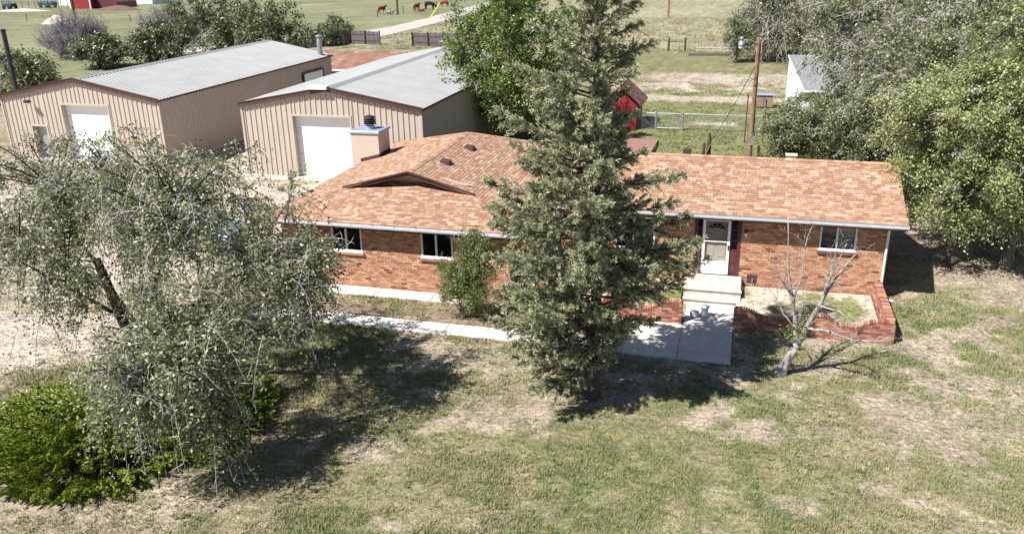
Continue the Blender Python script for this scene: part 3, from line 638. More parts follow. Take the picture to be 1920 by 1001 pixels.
# planter walls
def smooth_h(pts):
    xs = [p[0] for p in pts]; hs = [p[1] for p in pts]
    def f(u):
        i = max(0, min(len(xs) - 2, int(np.searchsorted(xs, u)) - 1)); t = np.clip((u - xs[i]) / (xs[i + 1] - xs[i]), 0, 1); t = t * t * (3 - 2 * t)
        return hs[i] + (hs[i + 1] - hs[i]) * t
    return f
def planter(label, x0, x1, yf, yb, hp, side, budget):
    t = thing('planter_wall', label, 'wall', ((x0 + x1) / 2, yf, 0)); hf = smooth_h(hp); L = x1 - x0; n = int(L / .1)
    mb = MB(); th = .2; us = [L * i / n for i in range(n + 1)]; vs = []
    for u in us:
        h = hf(u) - .06; vs += [(x0 + u, yf, -.1), (x0 + u, yf, h), (x0 + u, yf + th, h), (x0 + u, yf + th, -.1)]
    mb.add(vs, [(4 * i + j, 4 * i + (j + 1) % 4, 4 * i + 4 + (j + 1) % 4, 4 * i + 4 + j) for i in range(n) for j in range(4)] + [(0, 1, 2, 3), (4 * n + 3, 4 * n + 2, 4 * n + 1, 4 * n)])
    wl = mb.build('front_wall', M_mortar, t)
    lay_bricks(wl, (x0, yf, 0), (1, 0, 0), (0, -1, 0), brick_courses(L, 0, lambda u: hf(u) - .04, []), M_pbrick, budget)
    lay_bricks(wl, (x0, yf + th, 0), (1, 0, 0), (0, 1, 0), brick_courses(L, 0, lambda u: hf(u) - .04, []), M_pbrick, None)
    for xe, nn in ((x0, -1), (x1, 1)):
        uu = (0, 1, 0); lay_bricks(wl, (xe, yf, 0), uu, (nn, 0, 0), brick_courses(th, 0, hf(0 if nn < 0 else L) - .04, []), M_pbrick, None)
    u = 0; q = MB()                                       # header course following the curve
    while u < L - .03:
        e = min(u + .068, L); a, b = hf(u) - .055, hf(e) - .055; j = random.uniform(-.004, .004)
        q.prism([(x0 + u + .004, yf - .02, a), (x0 + e - .004, yf - .02, b), (x0 + e - .004, yf - .02, b + .058 + j), (x0 + u + .004, yf - .02, a + .058 + j)], (0, th + .04, 0), random.random()); u += .077
    kind(q.build('coping_bricks', M_pbrick, wl), 'stuff')
    # return wall to the house
    xs_ = x1 - .2 if side > 0 else x0; h0 = hf(L if side > 0 else 0) - .03
    rw = MB().box(xs_, xs_ + .2, yf + th + .02, yb, -.1, h0 - .03).build('return_wall', M_mortar, t)
    lay_bricks(rw, (xs_ + .2, yf + th + .02, 0), (0, 1, 0), (1, 0, 0), brick_courses(yb - yf - th - .02, 0, h0 - .02, []), M_pbrick, None)
    lay_bricks(rw, (xs_, yf + th + .02, 0), (0, 1, 0), (-1, 0, 0), brick_courses(yb - yf - th - .02, 0, h0 - .02, []), M_pbrick, None)
    q = MB(); y = yf + th + .04
    while y < yb - .07: q.box(xs_ - .02, xs_ + .22, y, y + .069, h0 - .028, h0 + .032 + random.uniform(-.004, .004), random.random()); y += .078
    kind(q.build('coping_bricks', M_pbrick, rw), 'stuff')
    # soil inside
    xa, xb = (x0 + .02, x1 - .22) if side > 0 else (x0 + .22, x1 - .02)
    xs2 = np.arange(xa, xb, .15); ys2 = np.arange(yf + .21, HYF - .03 if side > 0 else yb, .15); a, b = np.meshgrid(xs2, ys2); i_ = np.arange(a.size).reshape(a.shape)
    z = .15 + .06 * fbm(a.ravel(), b.ravel(), .6, 8)
    bare = sst(.4, .6, fbm(a.ravel(), b.ravel(), 1.2, 66))[:, None]
    vc_ = np.array([.19, .20, .085]) * (1 - bare) + np.array([.50, .43, .34]) * bare; vc_ = vc_ * (.75 + .5 * fbm(a.ravel(), b.ravel(), .3, 5)[:, None])
    npmesh('soil', np.c_[a.ravel(), b.ravel(), z], np.stack([i_[:-1, :-1], i_[:-1, 1:], i_[1:, 1:], i_[1:, :-1]], -1).reshape(-1, 4), gr.data.materials[0], t, vcol=vc_)
    return t
planter('low curved red brick planter wall behind the bare grey tree', .26, 4.9, 24.87, 28.36, [(0, .72), (.25, .72), (1.0, .48), (2.0, .46), (2.45, .72), (2.62, .72), (3.15, .46), (3.4, .46), (4.2, .70), (4.64, .70)], 1, Budget(300, lambda p: True))
planter('low red brick planter wall behind the tall spruce', -6.1, -1.36, 24.87, 28.36, [(0, .80), (.5, .80), (1.2, .5), (2.0, .5), (2.4, .80), (3.2, .5), (3.6, .5), (4.4, .80), (4.74, .80)], -1, Budget(120, lambda p: p.x > -2.6))

# ------------------------------------------------------------------ steel buildings
def ribbed(o, u, n, L, zlo, zhi, pitch=.305, rh=.045, along=None):
    """vertices of a ribbed steel sheet: origin o, run u, outward n; zlo/zhi give its two edges at run s as points"""
    prof = []; s = 0
    while s < L - 1e-4:
        for a, h in ((0, 0), (.105, 0), (.135, rh), (.175, rh), (.205, 0)):
            if s + a <= L + 1e-6: prof.append((s + a, h))
        s += pitch
    prof.append((L, 0)); mb = MB(); vs = []
    for s, h in prof: vs += [Vector(zlo(s)) + Vector(n) * h, Vector(zhi(s)) + Vector(n) * h]
    mb.add(vs, [(2 * i, 2 * i + 2, 2 * i + 3, 2 * i + 1) for i in range(len(prof) - 1)]); return mb
def steel_building(label, x0, x1, y0, y1, ez, rz, doors, extra=None):
    t = thing('steel_workshop', label, 'workshop', ((x0 + x1) / 2, (y0 + y1) / 2, 0)); xm = (x0 + x1) / 2; W_ = .915; sl = (rz - ez) / (xm - x0)
    top = lambda x: rz - sl * abs(x - xm) - .03
    cuts = sorted([x0] + [c for d_ in doors for c in (d_[0], d_[1])] + [x1])
    for a, b in zip(cuts[:-1], cuts[1:]):
        d_ = next((q for q in doors if q[0] <= a and b <= q[1]), None); s = a
        while s < b - .01:
            e = min(s + W_, b); 
            for p, q in ([(s, e)] if not (s < xm < e) else [(s, xm), (xm, e)]):
                z0 = d_[2] if d_ else .18
                ribbed(None, None, (0, -1, 0), q - p, lambda v, p=p: (p + v, y0, z0), lambda v, p=p: (p + v, y0, top(p + v))).build('wall_panel', M_siding, t)
            s = e
    for xe, nn in ((x0, -1), (x1, 1)):
        y = y0
        while y < y1 - .01:
            e = min(y + W_, y1); ribbed(None, None, (nn, 0, 0), e - y, lambda v, y=y: (xe, y + v, .18), lambda v, y=y: (xe, y + v, ez - .02)).build('wall_panel', M_siding, t); y = e
    x = x0
    while x < x1 - .01:
        e = min(x + W_, x1); ribbed(None, None, (0, 1, 0), e - x, lambda v, x=x: (x + v, y1, .18), lambda v, x=x: (x + v, y1, top(x + v))).build('wall_panel', M_siding, t); x = e
    ov = .12; yA, yB = y0 - .1, y1 + .1
    for sg in (-1, 1):
        xe = x0 - ov if sg < 0 else x1 + ov; zev = rz - sl * (xm - x0 + ov); nrm = Vector((sg * sl, 0, 1)).normalized(); y = yA
        while y < yB - .01:
            e = min(y + W_, yB); ribbed(None, None, nrm, e - y, lambda v, y=y: (xm, y + v, rz), lambda v, y=y: (xe, y + v, zev), rh=.05).build('roof_panel', M_roofmetal, t); y = e
        tr = MB(); zf = rz - sl * (xm - x0 + ov)
        tr.bar((xm, y0 - .14, rz - .04), (xe, y0 - .14, zf - .04), .06, .24); tr.build('rake_trim', M_brown, t); MB().bar((xm, y1 + .14, rz - .04), (xe, y1 + .14, zf - .04), .06, .2).build('rake_trim', M_brown, t)
        MB().bar((xm, y0 - .13, rz + .05), (xe - sg * .02, y0 - .13, zf + .05), .14, .02).build('rake_cap', M_brown, t)
        MB().bar((xe, yA, zf - .04), (xe, yB, zf - .04), .02, .1).build('eave_trim', M_brown, t)
        cx_ = x0 if sg < 0 else x1; c_ = MB(); c_.box(cx_ - .06, cx_ + .06, y0 - .06, y0 + .08, .18, ez - .06); c_.build('corner_trim', M_siding, t)
    rc = MB(); rc.add([(xm - .3, yA, rz - .3 * sl + .04), (xm, yA, rz + .055), (xm + .3, yA, rz - .3 * sl + .04), (xm - .3, yB, rz - .3 * sl + .04), (xm, yB, rz + .055), (xm + .3, yB, rz - .3 * sl + .04)], [(0, 1, 4, 3), (1, 2, 5, 4)]); rc.build('ridge_cap', M_roofmetal, t)
    f = MB(); f.box(x0 - .03, x1 + .03, y0 - .06, y0 + .2, -.1, .178); f.box(x1 - .15, x1 + .05, y0 + .2, y1, -.1, .178); f.box(x0 - .05, x0 + .15, y0 + .2, y1, -.1, .178); f.build('footing', M_conc, t)
    for (a, b, h, sec) in doors:
        d_ = .28; j = MB(); j.box(a - .1, a - .001, y0 - .065, y0 + d_, .178, h + .1); j.box(b + .001, b + .1, y0 - .065, y0 + d_, .178, h + .1); j.box(a, b, y0 - .065, y0 + d_, h, h + .1); j.build('door_frame', M_siding, t)
        if sec:
            g_ = MB().box(a, b, y0 + d_ + .05, y0 + d_ + .09, .0, h).build('garage_door', M_gdoor, t); hh = h / sec
            for k in range(sec): MB().bevbox(a + .002, b - .002, y0 + d_ + .0, y0 + d_ + .048, k * hh + .01, (k + 1) * hh - .008, .012).build('panel', M_gdoor, g_)
        else:
            g_ = MB().box(a, b, y0 + d_, y0 + d_ + .05, .1, h).build('door', M_metal_grey, t); MB().box(a + .06, a + .12, y0 + d_ - .05, y0 + d_ - .001, 1.0, 1.12).build('handle', M_dark, g_)
    # flood lamp on the gable
    return t
sb1 = steel_building('tan ribbed steel workshop standing farther from the brick house, with small side door', -42.1, -31.35, 39.9, 60.9, 3.86, 4.9, [(-40.25, -39.25, 2.1, 0), (-37.9, -34.75, 3.4, 5)])
sb2 = steel_building('tan ribbed steel workshop directly behind the brick house chimney', -25.5, -15.4, 38.95, 59.4, 4.0, 4.9, [(-22.55, -19.3, 3.42, 5)])
def flood(t, x, y, z):
    b = MB(); b.bar((x, y - .05, z), (x, y - .3, z + .05), .05, .05); b.box(x - .16, x + .16, y - .46, y - .24, z - .02, z + .12); b = b.build('flood_lamp', M_dark, t)
    MB().box(x - .12, x + .12, y - .44, y - .26, z - .06, z - .022).build('lens', M_white, b)
flood(sb1, -39.9, 39.86, 3.55)
b = MB(); b.box(-21.4, -20.3, 38.6, 38.95, 4.86, 5.02); b.build('flood_lamp', M_white, sb2)
# overhead door in the far side wall, flue pipe
b = MB(); b.box(-31.3, -31.24, 56.2, 59.1, .2, 3.0); b = b.build('garage_door', M_gdoor, sb1)
for k in range(4): MB().bevbox(-31.238, -31.21, 56.22, 59.08, .22 + k * .69, .22 + (k + 1) * .69 - .02, .01).build('panel', M_gdoor, b)
fr2 = MB(); fr2.box(-31.3, -31.18, 56.05, 56.19, .2, 3.1); fr2.box(-31.3, -31.18, 59.11, 59.25, .2, 3.1); fr2.box(-31.3, -31.18, 56.19, 59.11, 3.005, 3.12); fr2.build('door_frame', M_brown, sb1)
b = MB(); b.lathe((-31.75, 60.0, 3.8), [(.2, 0), (.2, 1.25), (.17, 1.27), (.17, 1.5), (.26, 1.52), (.26, 1.6), (.05, 1.68)], 12); b = b.build('flue_pipe', M_metal_grey, sb1)
MB().tube([(-31.75, 60.0, 4.9), (-31.45, 60.8, 3.95)], .02, 5).build('stay', M_metal_grey, b)
# strip of stones along the wall of the far workshop
st_ = MB(); rg = random.Random(4)
for k in range(420):
    x = -31.1 + rg.uniform(0, .75); y = 40.2 + rg.random() * 16; s = rg.uniform(.05, .13)
    st_.add([(x + s * math.cos(a) * rg.uniform(.7, 1.1), y + s * math.sin(a) * rg.uniform(.7, 1.1), .0) for a in (0, 1.57, 3.14, 4.71)] + [(x + s * .5 * math.cos(a), y + s * .5 * math.sin(a), s * .9) for a in (.4, 1.97, 3.5, 5.1)],
            [(0, 1, 5, 4), (1, 2, 6, 5), (2, 3, 7, 6), (3, 0, 4, 7), (4, 5, 6, 7)], rg.random())
o = st_.build('stones', M_stone); kind(tag(o, 'strip of grey stones along the base of the far steel workshop', 'stones'), 'stuff')

# ------------------------------------------------------------------ sheds and outbuildings
# rusty roofed shed behind the far workshop
t = thing('rusty_roofed_shed', 'low shed with rusty red metal roof behind the two steel workshops', 'shed', (-31, 65, 0))
MB().box(-36, -27.3, 62.6, 69.2, 0, 2.55).build('wall', M_siding, t)
MB().add([(-27.3, 62.6, 2.55), (-27.3, 69.2, 2.55), (-27.3, 66, 3.5)], [(0, 1, 2)]).build('gable_end', M_metal_grey, t)
for sg, ye in ((-1, 62.2), (1, 69.6)):
    x = -36.2; p = MB()
    while x < -27.2:
        e = min(x + .9, -27.1); n_ = Vector((0, sg * .26, 1)).normalized()
        ribbed(None, None, n_, e - x, lambda v, x=x: (x + v, 66, 3.55), lambda v, x=x: (x + v, ye, 2.55), rh=.025).build('roof_panel', M_rust, t); x = e
b = MB(); b.bar((-36.2, 62.18, 2.5), (-27.1, 62.18, 2.5), .05, .14); b.build('fascia', M_white, t)
for ye in (62.2, 69.6): MB().bar((-27.08, ye, 2.5), (-27.08, 66, 3.5), .05, .12).build('rake_trim', M_brown, t)
# brown roofed back porch behind the house
t = thing('back_shed', 'flat brown roofed lean-to behind the brick house roof ridge', 'shed', (-4.9, 36.6, 0))
MB().box(-6.2, -3.75, 34.9, 38.1, 0, 2.95).build('wall', M_siding, t)
MB().prism([(-6.35, 34.75, 3.2), (-6.35, 38.3, 3.06), (-6.35, 38.3, 2.96), (-6.35, 34.75, 3.1)], (2.75, 0, 0)).build('roof', M_brownroof, t)
MB().box(-3.6, -3.57, 34.8, 38.25, 2.78, 2.98).build('fascia', M_dark, t)  # dark strip painted in as the shade on the lean-to's right side
# little red shed with shingled roof
t = thing('red_shed', 'small red wooden shed with brown shingled roof beside the chain link fence', 'shed', (-8.0, 56.6, 0))
b = MB(); b.box(-9.3, -7.2, 55.2, 58.2, 0, 1.75); b.build('wall', M_red, t)
for k in range(12): MB().box(-9.3 + k * .175, -9.3 + k * .175 + .165, 55.17, 55.199, .05, 1.8).build('plank', M_red, t)
MB().prism([(-9.3, 55.2, 1.752), (-7.2, 55.2, 1.752), (-8.25, 55.2, 2.75)], (0, 3.0, 0)).build('gable_end', M_red, t)
for k in range(4): MB().box(-7.199, -7.17, 55.3 + k * .72, 55.3 + k * .72 + .7, .05, 1.74).build('plank', M_wood, t)
rf = MB()
for sg in (-1, 1): rf.prism([(-8.25, 54.9, 2.85), (-8.25 + sg * 1.4, 54.9, 1.6), (-8.25 + sg * 1.4, 54.9, 1.54), (-8.25, 54.9, 2.79)], (0, 3.6, 0))
rf = rf.build('roof', M_brown, t); t.location.x += .5
for sg in (-1, 1): lay_shingles(rf, (-8.25 + sg * 1.4, 54.9, 1.61), (0, 1, 0), (-sg * 1.4, 0, 1.25), [(0, 0), (3.6, 0), (3.6, 1.87), (0, 1.87)] , mat=M_rshingle, ex=.2, wd=.32)
# white shed among the trees
t = thing('white_shed', 'white shed with pale ribbed metal roof half hidden by trees', 'shed', (5.5, 60, 0))
sx0, sx1, sy0, sy1, zf, zb = 3.05, 8.0, 57.3, 68.0, 2.55, 3.45
b = MB(); b.prism([(sx0, sy0, 0), (sx0, sy1, 0), (sx0, sy1, zb - .02), (sx0, sy0, zf - .02)], (sx1 - sx0, 0, 0)); b.build('wall', M_white, t)
x = sx0 - .12
while x < sx1 + .1:
    e = min(x + .9, sx1 + .12); n_ = Vector((0, -(zb - zf) / (sy1 - sy0), 1)).normalized()
    ribbed(None, None, n_, e - x, lambda v, x=x: (x + v, sy1 + .1, zb + .03), lambda v, x=x: (x + v, sy0 - .25, zf), rh=.03).build('roof_panel', M_roofmetal, t); x = e
b = MB(); b.bar((sx0 - .12, sy0 - .25, zf - .06), (sx1 + .12, sy0 - .25, zf - .06), .03, .14); b.bar((sx0 - .1, sy0 - .2, zf - .04), (sx0 - .1, sy1, zb - .02), .03, .12); b.build('fascia', M_white, t)
t.rotation_euler.z = R(3.7); t.location.x += .57
for x in (4.2, 6.0): MB().box(x, x + .9, sy0 - .03, sy0 - .002, .9, 1.8).build('window', M_dark, t)
# crate-like grey box standing on a pallet
t = thing('utility_box', 'grey metal box with flat lid on the lawn behind the light pole', 'box', (1.4, 64.9, 0))
MB().bevbox(1.0, 2.1, 64.5, 65.4, .12, .95, .03).build('body', M_soffit, t)
MB().bevbox(.93, 2.17, 64.42, 65.48, .952, 1.06, .04).build('lid', M_metal_grey, t)
MB().box(1.0, 2.1, 64.5, 65.4, 0, .118).build('base', M_dark, t)
MB().box(1.45, 1.47, 64.485, 64.499, .2, .9).build('seam', M_dark, t)

# ------------------------------------------------------------------ poles, posts, fences, wires
t = thing('light_pole', 'brown wooden light pole with lamp arm and grey meter box behind the roof', 'pole', (.58, 48.2, 0))
b = MB(); b.tube([(.58, 48.2, -.2), (.57, 48.2, 3), (.56, 48.2, 6.55)], [.135, .12, .1], 12); b.build('pole_shaft', M_pole, t)
b = MB(); b.tube([(.54, 48.1, 6.3), (.2, 48.05, 6.5), (-.25, 48, 6.52)], .025, 8); b.build('arm', M_metal_grey, t)
b = MB(); b.lathe((-.32, 48, 6.2), [(.17, 0), (.19, .05), (.16, .16), (.09, .22), (.08, .34), (.1, .36), (.06, .46), (.02, .5)], 14); b = b.build('lamp_head', M_metal_grey, t, smooth=True)
MB().lathe((-.32, 48, 6.06), [(.06, 0), (.14, .04), (.16, .138)], 14).build('lamp_glass', M_white, b)
b = MB(); b.bevbox(.53, .8, 47.88, 48.04, .85, 1.45, .03); b.build('meter_box', M_metal_grey, t)
b = MB(); b.lathe((.665, 47.9, 1.45), [(.09, 0), (.1, .05), (.07, .13)], 10); b.tube([(.7, 48.02, 1.4), (.68, 48.06, 4), (.66, 48.08, 6.4)], .025, 6); b.build('conduit', M_dark, t)
MB().tube([(.62, 48.0, 4.6), (.5, 47.9, 4.45), (.3, 47.85, 4.5)], .03, 6).build('bracket', M_dark, t)
gw = MB()
pts = [Vector((.45, 48.1, 5.1)).lerp(Vector((-1.62, 47.6, 1.0)), k / 10) - Vector((0, 0, .25 * math.sin(math.pi * k / 10))) for k in range(11)]
gw.tube(pts, .018, 5); tag(gw.build('overhead_cable', M_wire, at=(.45, 48.1, 0)), 'black cable slanting from the light pole to a cut post', 'cable')
t = thing('cut_post', 'taller dark wooden post stub holding the slanting cable', 'post', (-1.66, 47.6, 0))
MB().tube([(-1.66, 47.6, -.1), (-1.66, 47.6, .95), (-1.66, 47.6, 1.5)], [.14, .13, .07], 10).build('post_shaft', M_pole_dark, t); MB().bar((-1.9, 47.5, .05), (-1.55, 47.4, .95), .09, .04).build('brace', M_pole, t)
tag(MB().tube([(-1.95, 47.5, -.1), (-1.93, 47.5, .55), (-1.93, 47.5, .95)], [.09, .085, .075], 9).build('cut_post', M_pole_dark, at=(-1.95, 47.5, 0)), 'shorter dark wooden post stub beside the cable post', 'post')
tag(MB().tube([(1.05, 48.2, -.1), (1.05, 48.2, .75)], [.08, .07], 9).build('cut_post', M_pole_dark, at=(1.05, 48.2, 0)), 'small brown post beside the light pole meter box', 'post')
for x, y, h, l in ((.25, 52.5, 2.9, 'tall thin rusty steel clothesline post left of a shorter one'), (1.33, 52.7, 2.6, 'thin rusty steel clothesline post next to the leafy shrubs')):
    t = thing('steel_post', l, 'post', (x, y, 0)); MB().tube([(x, y, -.1), (x + .03, y, h)], .035, 8).build('post_shaft', M_pole_dark, t); MB().bar((x - .05, y - .5, h), (x - .05, y + .5, h), .04, .04).build('crossbar', M_pole_dark, t)
# chain link fence with gate
t = thing('chain_link_fence', 'galvanised chain link fence running from the red shed past the gate', 'fence', (-2, 55.6, 0))
FY = 55.5; xs = [-7.0, -5.45, -3.72, -.9, 1.6]
for i, x in enumerate(xs):
    r_ = .055 if i in (0, 1, 2) else .035
    p = MB(); p.tube([(x, FY, -.1), (x, FY, 1.14)], r_, 8); p.lathe((x, FY, 1.14), [(r_, 0), (r_ * 1.2, .02), (.01, .07)], 8); p.build('post', M_metal_grey, t)
for a, b_ in ((-7.0, -5.45), (-5.36, -3.82), (-3.72, -.9), (-.9, 1.6)):
    MB().tube([(a, FY, 1.08), (b_, FY, 1.08)], .022, 6).build('rail', M_metal_grey, t)
    if a == -5.36:
        g_ = MB()
        for z in (.12,): g_.tube([(a, FY, z), (b_, FY, z)], .022, 6)
        for x in (a, b_): g_.tube([(x, FY, .12), (x, FY, 1.08)], .022, 6)
        g_.build('gate_frame', M_metal_grey, t)
    else:
        MB().tube([(a, FY, 1.05), ((a + b_) / 2, FY - .01, .6), (b_, FY, .1)], .008, 4).build('brace_wire', M_metal_grey, t)
    ms = MB(); s = a - 1.05
    while s < b_:
        for sg in (0, 1):
            p0, p1 = s, s + .98
            z0, z1 = (.06, 1.04) if sg == 0 else (1.04, .06)
            q0 = max(p0, a); q1 = min(p1, b_)
            if q1 > q0 + .02: ms.bar((q0, FY, z0 + (z1 - z0) * (q0 - p0) / .98), (q1, FY, z0 + (z1 - z0) * (q1 - p0) / .98), .004, .004)
        s += .075
    kind(ms.build('mesh', M_metal_grey, t), 'stuff')
# weathered plank fences at the road
def plank_fence(label, pts, h=1.7, back=False):
    a = Vector((*pts[0], 0)); t = thing('plank_fence', label, 'fence', (*((Vector(pts[0]) + Vector(pts[-1])) / 2), 0), 'weathered plank fences by the gravel road')
    for p, q in zip(pts[:-1], pts[1:]):
        p = Vector((*p, 0)); q = Vector((*q, 0)); L = (q - p).length; d_ = (q - p).normalized(); nb = int(L / .19); sd = Vector((d_.y, -d_.x, 0))
        if sd.y > 0: sd = -sd
        for i in range(nb):
            c = p + d_ * (i + .5) * L / nb; hh = h * random.uniform(.93, 1.03); k = random.uniform(.155, .185)
            MB().bar(c + Vector((0, 0, -.05)), c + Vector((random.uniform(-.02, .02), 0, hh)), k, .025, up=sd).build('plank', M_wood, t)
        for z in (.5, 1.28): MB().bar(p + sd * .05 + Vector((0, 0, z)), q + sd * .05 + Vector((0, 0, z)), .05, .1).build('rail', M_metal_grey if back else M_wood, t)
        n = max(2, int(round(L / 2.4)) + 1)
        for i in range(n):
            c = p + d_ * L * i / (n - 1) + sd * .12; MB().bar(c - Vector((0, 0, .1)), c + Vector((random.uniform(-.08, .08), 0, h * 1.04)), .13, .13, up=sd).build('post', M_pole_dark, t)
plank_fence('weathered grey plank fence angled beside the metal flue pipe', [(-60, 92.5), (-55, 98), (-50.9, 104.6)])
plank_fence('weathered grey plank fence panel standing at the gravel road edge', [(-50.8, 104.7), (-46.2, 103.9)])
plank_fence('weathered grey plank fence panel reaching into the bright green tree', [(-41.3, 103), (-34.5, 101.6), (-27, 100.5)])
# far fence posts and rails near the far lawn
t = thing('field_fence', 'wooden fence of dark posts and a rail at the far lawn edge', 'fence', (-6, 100.5, 0))
for x, y, h in ((-13.0, 101.5, 1.4), (-8.75, 100.4, 1.5), (-6.9, 100.5, 1.5)): MB().tube([(x, y, -.1), (x, y, h)], [.13, .11], 7).build('post', M_pole_dark, t)
MB().bar((-8.75, 100.4, 1.02), (-6.9, 100.5, 1.02), .08, .07).build('rail', M_wood, t)
MB().bar((-16, 102, 1.0), (-13.0, 101.5, 1.0), .04, .08).build('rail', M_wood, t)
t = thing('pipe_gate', 'pale pipe gate lying low in the grass by the far fence', 'gate', (-3.6, 98.8, 0))
for z in (.3, .6): MB().tube([(-5.6, 98.8, z), (-1.2, 98.8, z)], .03, 5).build('rail', M_metal_grey, t)
for x in (-5.6, -3.4, -1.2): MB().tube([(x, 98.8, -.05), (x, 98.8, .62)], .03, 5).build('post', M_metal_grey, t)
tag(MB().bar((-6.2, 96.3, .12), (-.8, 96.9, .12), .22, .22).build('timber', M_wood, at=(-3.5, 96.6, 0)), 'long dark timber lying in the grass near the pipe gate', 'timber')
for (x, y, h, ma, l) in ((-13.5, 151, 10, M_pole, 'orange brown utility pole standing in the dry field'), (-65.06, 155.4, 10, M_pole_dark, 'dark utility pole by the cows and gravel road'),
                         (-92.0, 102.6, 12, M_pole_dark, 'dark brown utility pole rising behind the far workshop ridge')):
    t = thing('utility_pole', l, 'pole', (x, y, 0)); MB().tube([(x, y, -.2), (x, y, h / 2), (x, y, h)], [.2, .17, .13], 9).build('pole_shaft', ma, t)
    MB().bar((x - 1.1, y, h - .6), (x + 1.1, y, h - .6), .1, .12).build('crossarm', ma, t)
t = thing('steel_pole', 'black steel pole at the left end of the far workshop', 'pole', (-51.2, 50.0, 0)); MB().tube([(-51.2, 50.0, -.1), (-51.2, 50.0, 6.55)], .16, 10).build('pole_shaft', M_dark, t)
MB().lathe((-51.2, 50.0, 6.55), [(.18, 0), (.18, .08), (.03, .12)], 10).build('cap', M_dark, t)
tag(MB().bar((-55.3, 146.6, 0), (-53.2, 146.6, 2.6), .16, .16).build('guy_marker', M_yellow, at=(-55.3, 146.6, 0)), 'slanting yellow guy wire marker beside the gravel road', 'marker')
gp = None
for k in range(16):
    x, y = -66 + k * .3, 148 + k * 5.5
    if k == 0:
        gp = tag(MB().tube([(x, y, -.1), (x, y, 1.3)], .07, 6).build('fence_post', M_pole_dark, at=(x, y, 0)), 'thin dark fence post along the pasture beside the gravel road', 'post', 'posts along the road pasture')
    else:
        c = gp.copy(); COL.objects.link(c); c.location = (x, y, 0)
for k in range(9):
    c = gp.copy(); COL.objects.link(c); c.location = (-150 + k * 7.5 + (k % 2), 137 + (k % 3) * .5, 0); c['label'] = 'thin dark fence post in the pasture near the pale spoil heap'; c['group'] = 'posts by the spoil heap'

# ------------------------------------------------------------------ far farm on the left
t = thing('red_barn', 'red barn with white corner trim beyond the pasture', 'barn', (-148, 180, 0))
b = MB(); b.prism([(-155.3, 172.5, 0), (-149.6, 172.5, 0), (-149.6, 172.5, 3.2), (-152.4, 172.5, 5.2), (-155.3, 172.5, 3.2)], (0, 9, 0)); b.build('wall', M_red, t)
b = MB(); b.prism([(-149.5, 174, 0), (-143.5, 174, 0), (-143.5, 174, 1.4), (-149.5, 174, 3.0)], (0, 7, 0)); b.build('lean_to', M_maroon, t)
b = MB(); b.prism([(-149.6, 172.2, 3.2), (-152.45, 172.2, 5.25), (-152.45, 172.2, 5.4), (-149.3, 172.2, 3.2)], (0, 9.6, 0)); b.prism([(-155.3, 172.2, 3.2), (-152.45, 172.2, 5.25), (-152.45, 172.2, 5.4), (-155.6, 172.2, 3.2)], (0, 9.6, 0)); b.build('roof', M_metal_grey, t)
b = MB(); b.box(-149.75, -149.45, 172.35, 172.49, 0, 3.2); b.box(-155.4, -155.1, 172.35, 172.49, 0, 3.2); b.build('corner_trim', M_white, t)
t = thing('white_farm_building', 'long white farm building beyond the pasture', 'building', (-150, 195, 0))
MB().box(-157, -146, 190, 198, 0, 3).build('wall', M_white, t); MB().prism([(-157.5, 189.5, 3), (-157.5, 194, 5), (-157.5, 198.5, 3)], (12, 0, 0)).build('roof', M_roofmetal, t)
for k in range(4): MB().box(-155.8 + k * 2.6, -154.8 + k * 2.6, 189.95, 189.99, 1.2, 2.2).build('window', M_dark, t)
t = thing('white_farm_building', 'small white building left of the red barn', 'building', (-167, 186, 0))
MB().box(-169, -164.5, 184, 189, 0, 2.6).build('wall', M_white, t); MB().prism([(-169.4, 183.6, 2.6), (-169.4, 186.5, 4.2), (-169.4, 189.4, 2.6)], (5.3, 0, 0)).build('roof', M_roofmetal, t)
for (x, y, l, lb) in ((-172, 171.5, 2.6, 'dark blue farm trailer at the left end of the far corral'), (-166.5, 177.5, 4.2, 'dark blue farm implement frame beside the red barn corral')):
    t = thing('farm_machine', lb, 'machine', (x, y, 0)); b = MB(); b.bevbox(x - l / 2, x + l / 2, y - .9, y + .9, .55, 1.35, .15)
    for k in range(5): b.bar((x - l / 2 + l * k / 4, y - .8, 1.3), (x - l / 2 + l * k / 4, y - .8, 1.9), .08, .08)
    b.bar((x - l / 2, y - .8, 1.9), (x + l / 2, y - .8, 1.9), .08, .1); b.build('body', M_blueimp, t)
    for sx in (-.3, .3):
        for sy in (-1, 1): MB().tube([(x + sx * l, y + sy * .9, .45), (x + sx * l, y + sy * 1.1, .45)], .45, 12).build('wheel', M_tyre, t)
t = thing('corral_fence', 'dark pipe corral fence between the farm machines', 'fence', (-168, 174, 0))
for k in range(14): MB().tube([(-176 + k * 1.6, 173.5 + (k * .33), 0), (-176 + k * 1.6, 173.5 + (k * .33), 1.7)], .06, 5).build('post', M_dark, t)
for z in (.6, 1.1, 1.6): MB().tube([(-176, 173.5, z), (-155, 177.8, z)], .045, 5).build('rail', M_dark, t)
def mound(name, lb, x, y, rx, ry_, h, ma):
    n = 18; a = np.linspace(-1.3, 1.3, n); U, V_ = np.meshgrid(a, a); d_ = np.hypot(U, V_)
    z = h * np.clip(1 - d_, -.05, 1) ** .8 if False else h * np.maximum(1 - d_ ** 1.5, -.05) * (.6 + .8 * fbm(U.ravel() * 3, V_.ravel() * 3, 1.2, 7).reshape(U.shape))
    i_ = np.arange(n * n).reshape(n, n); F = np.stack([i_[:-1, :-1], i_[:-1, 1:], i_[1:, 1:], i_[1:, :-1]], -1).reshape(-1, 4)
    tag(npmesh(name, np.c_[(x + U * rx).ravel(), (y + V_ * ry_).ravel(), z.ravel()], F, ma, at=(x, y, 0)), lb, 'heap')
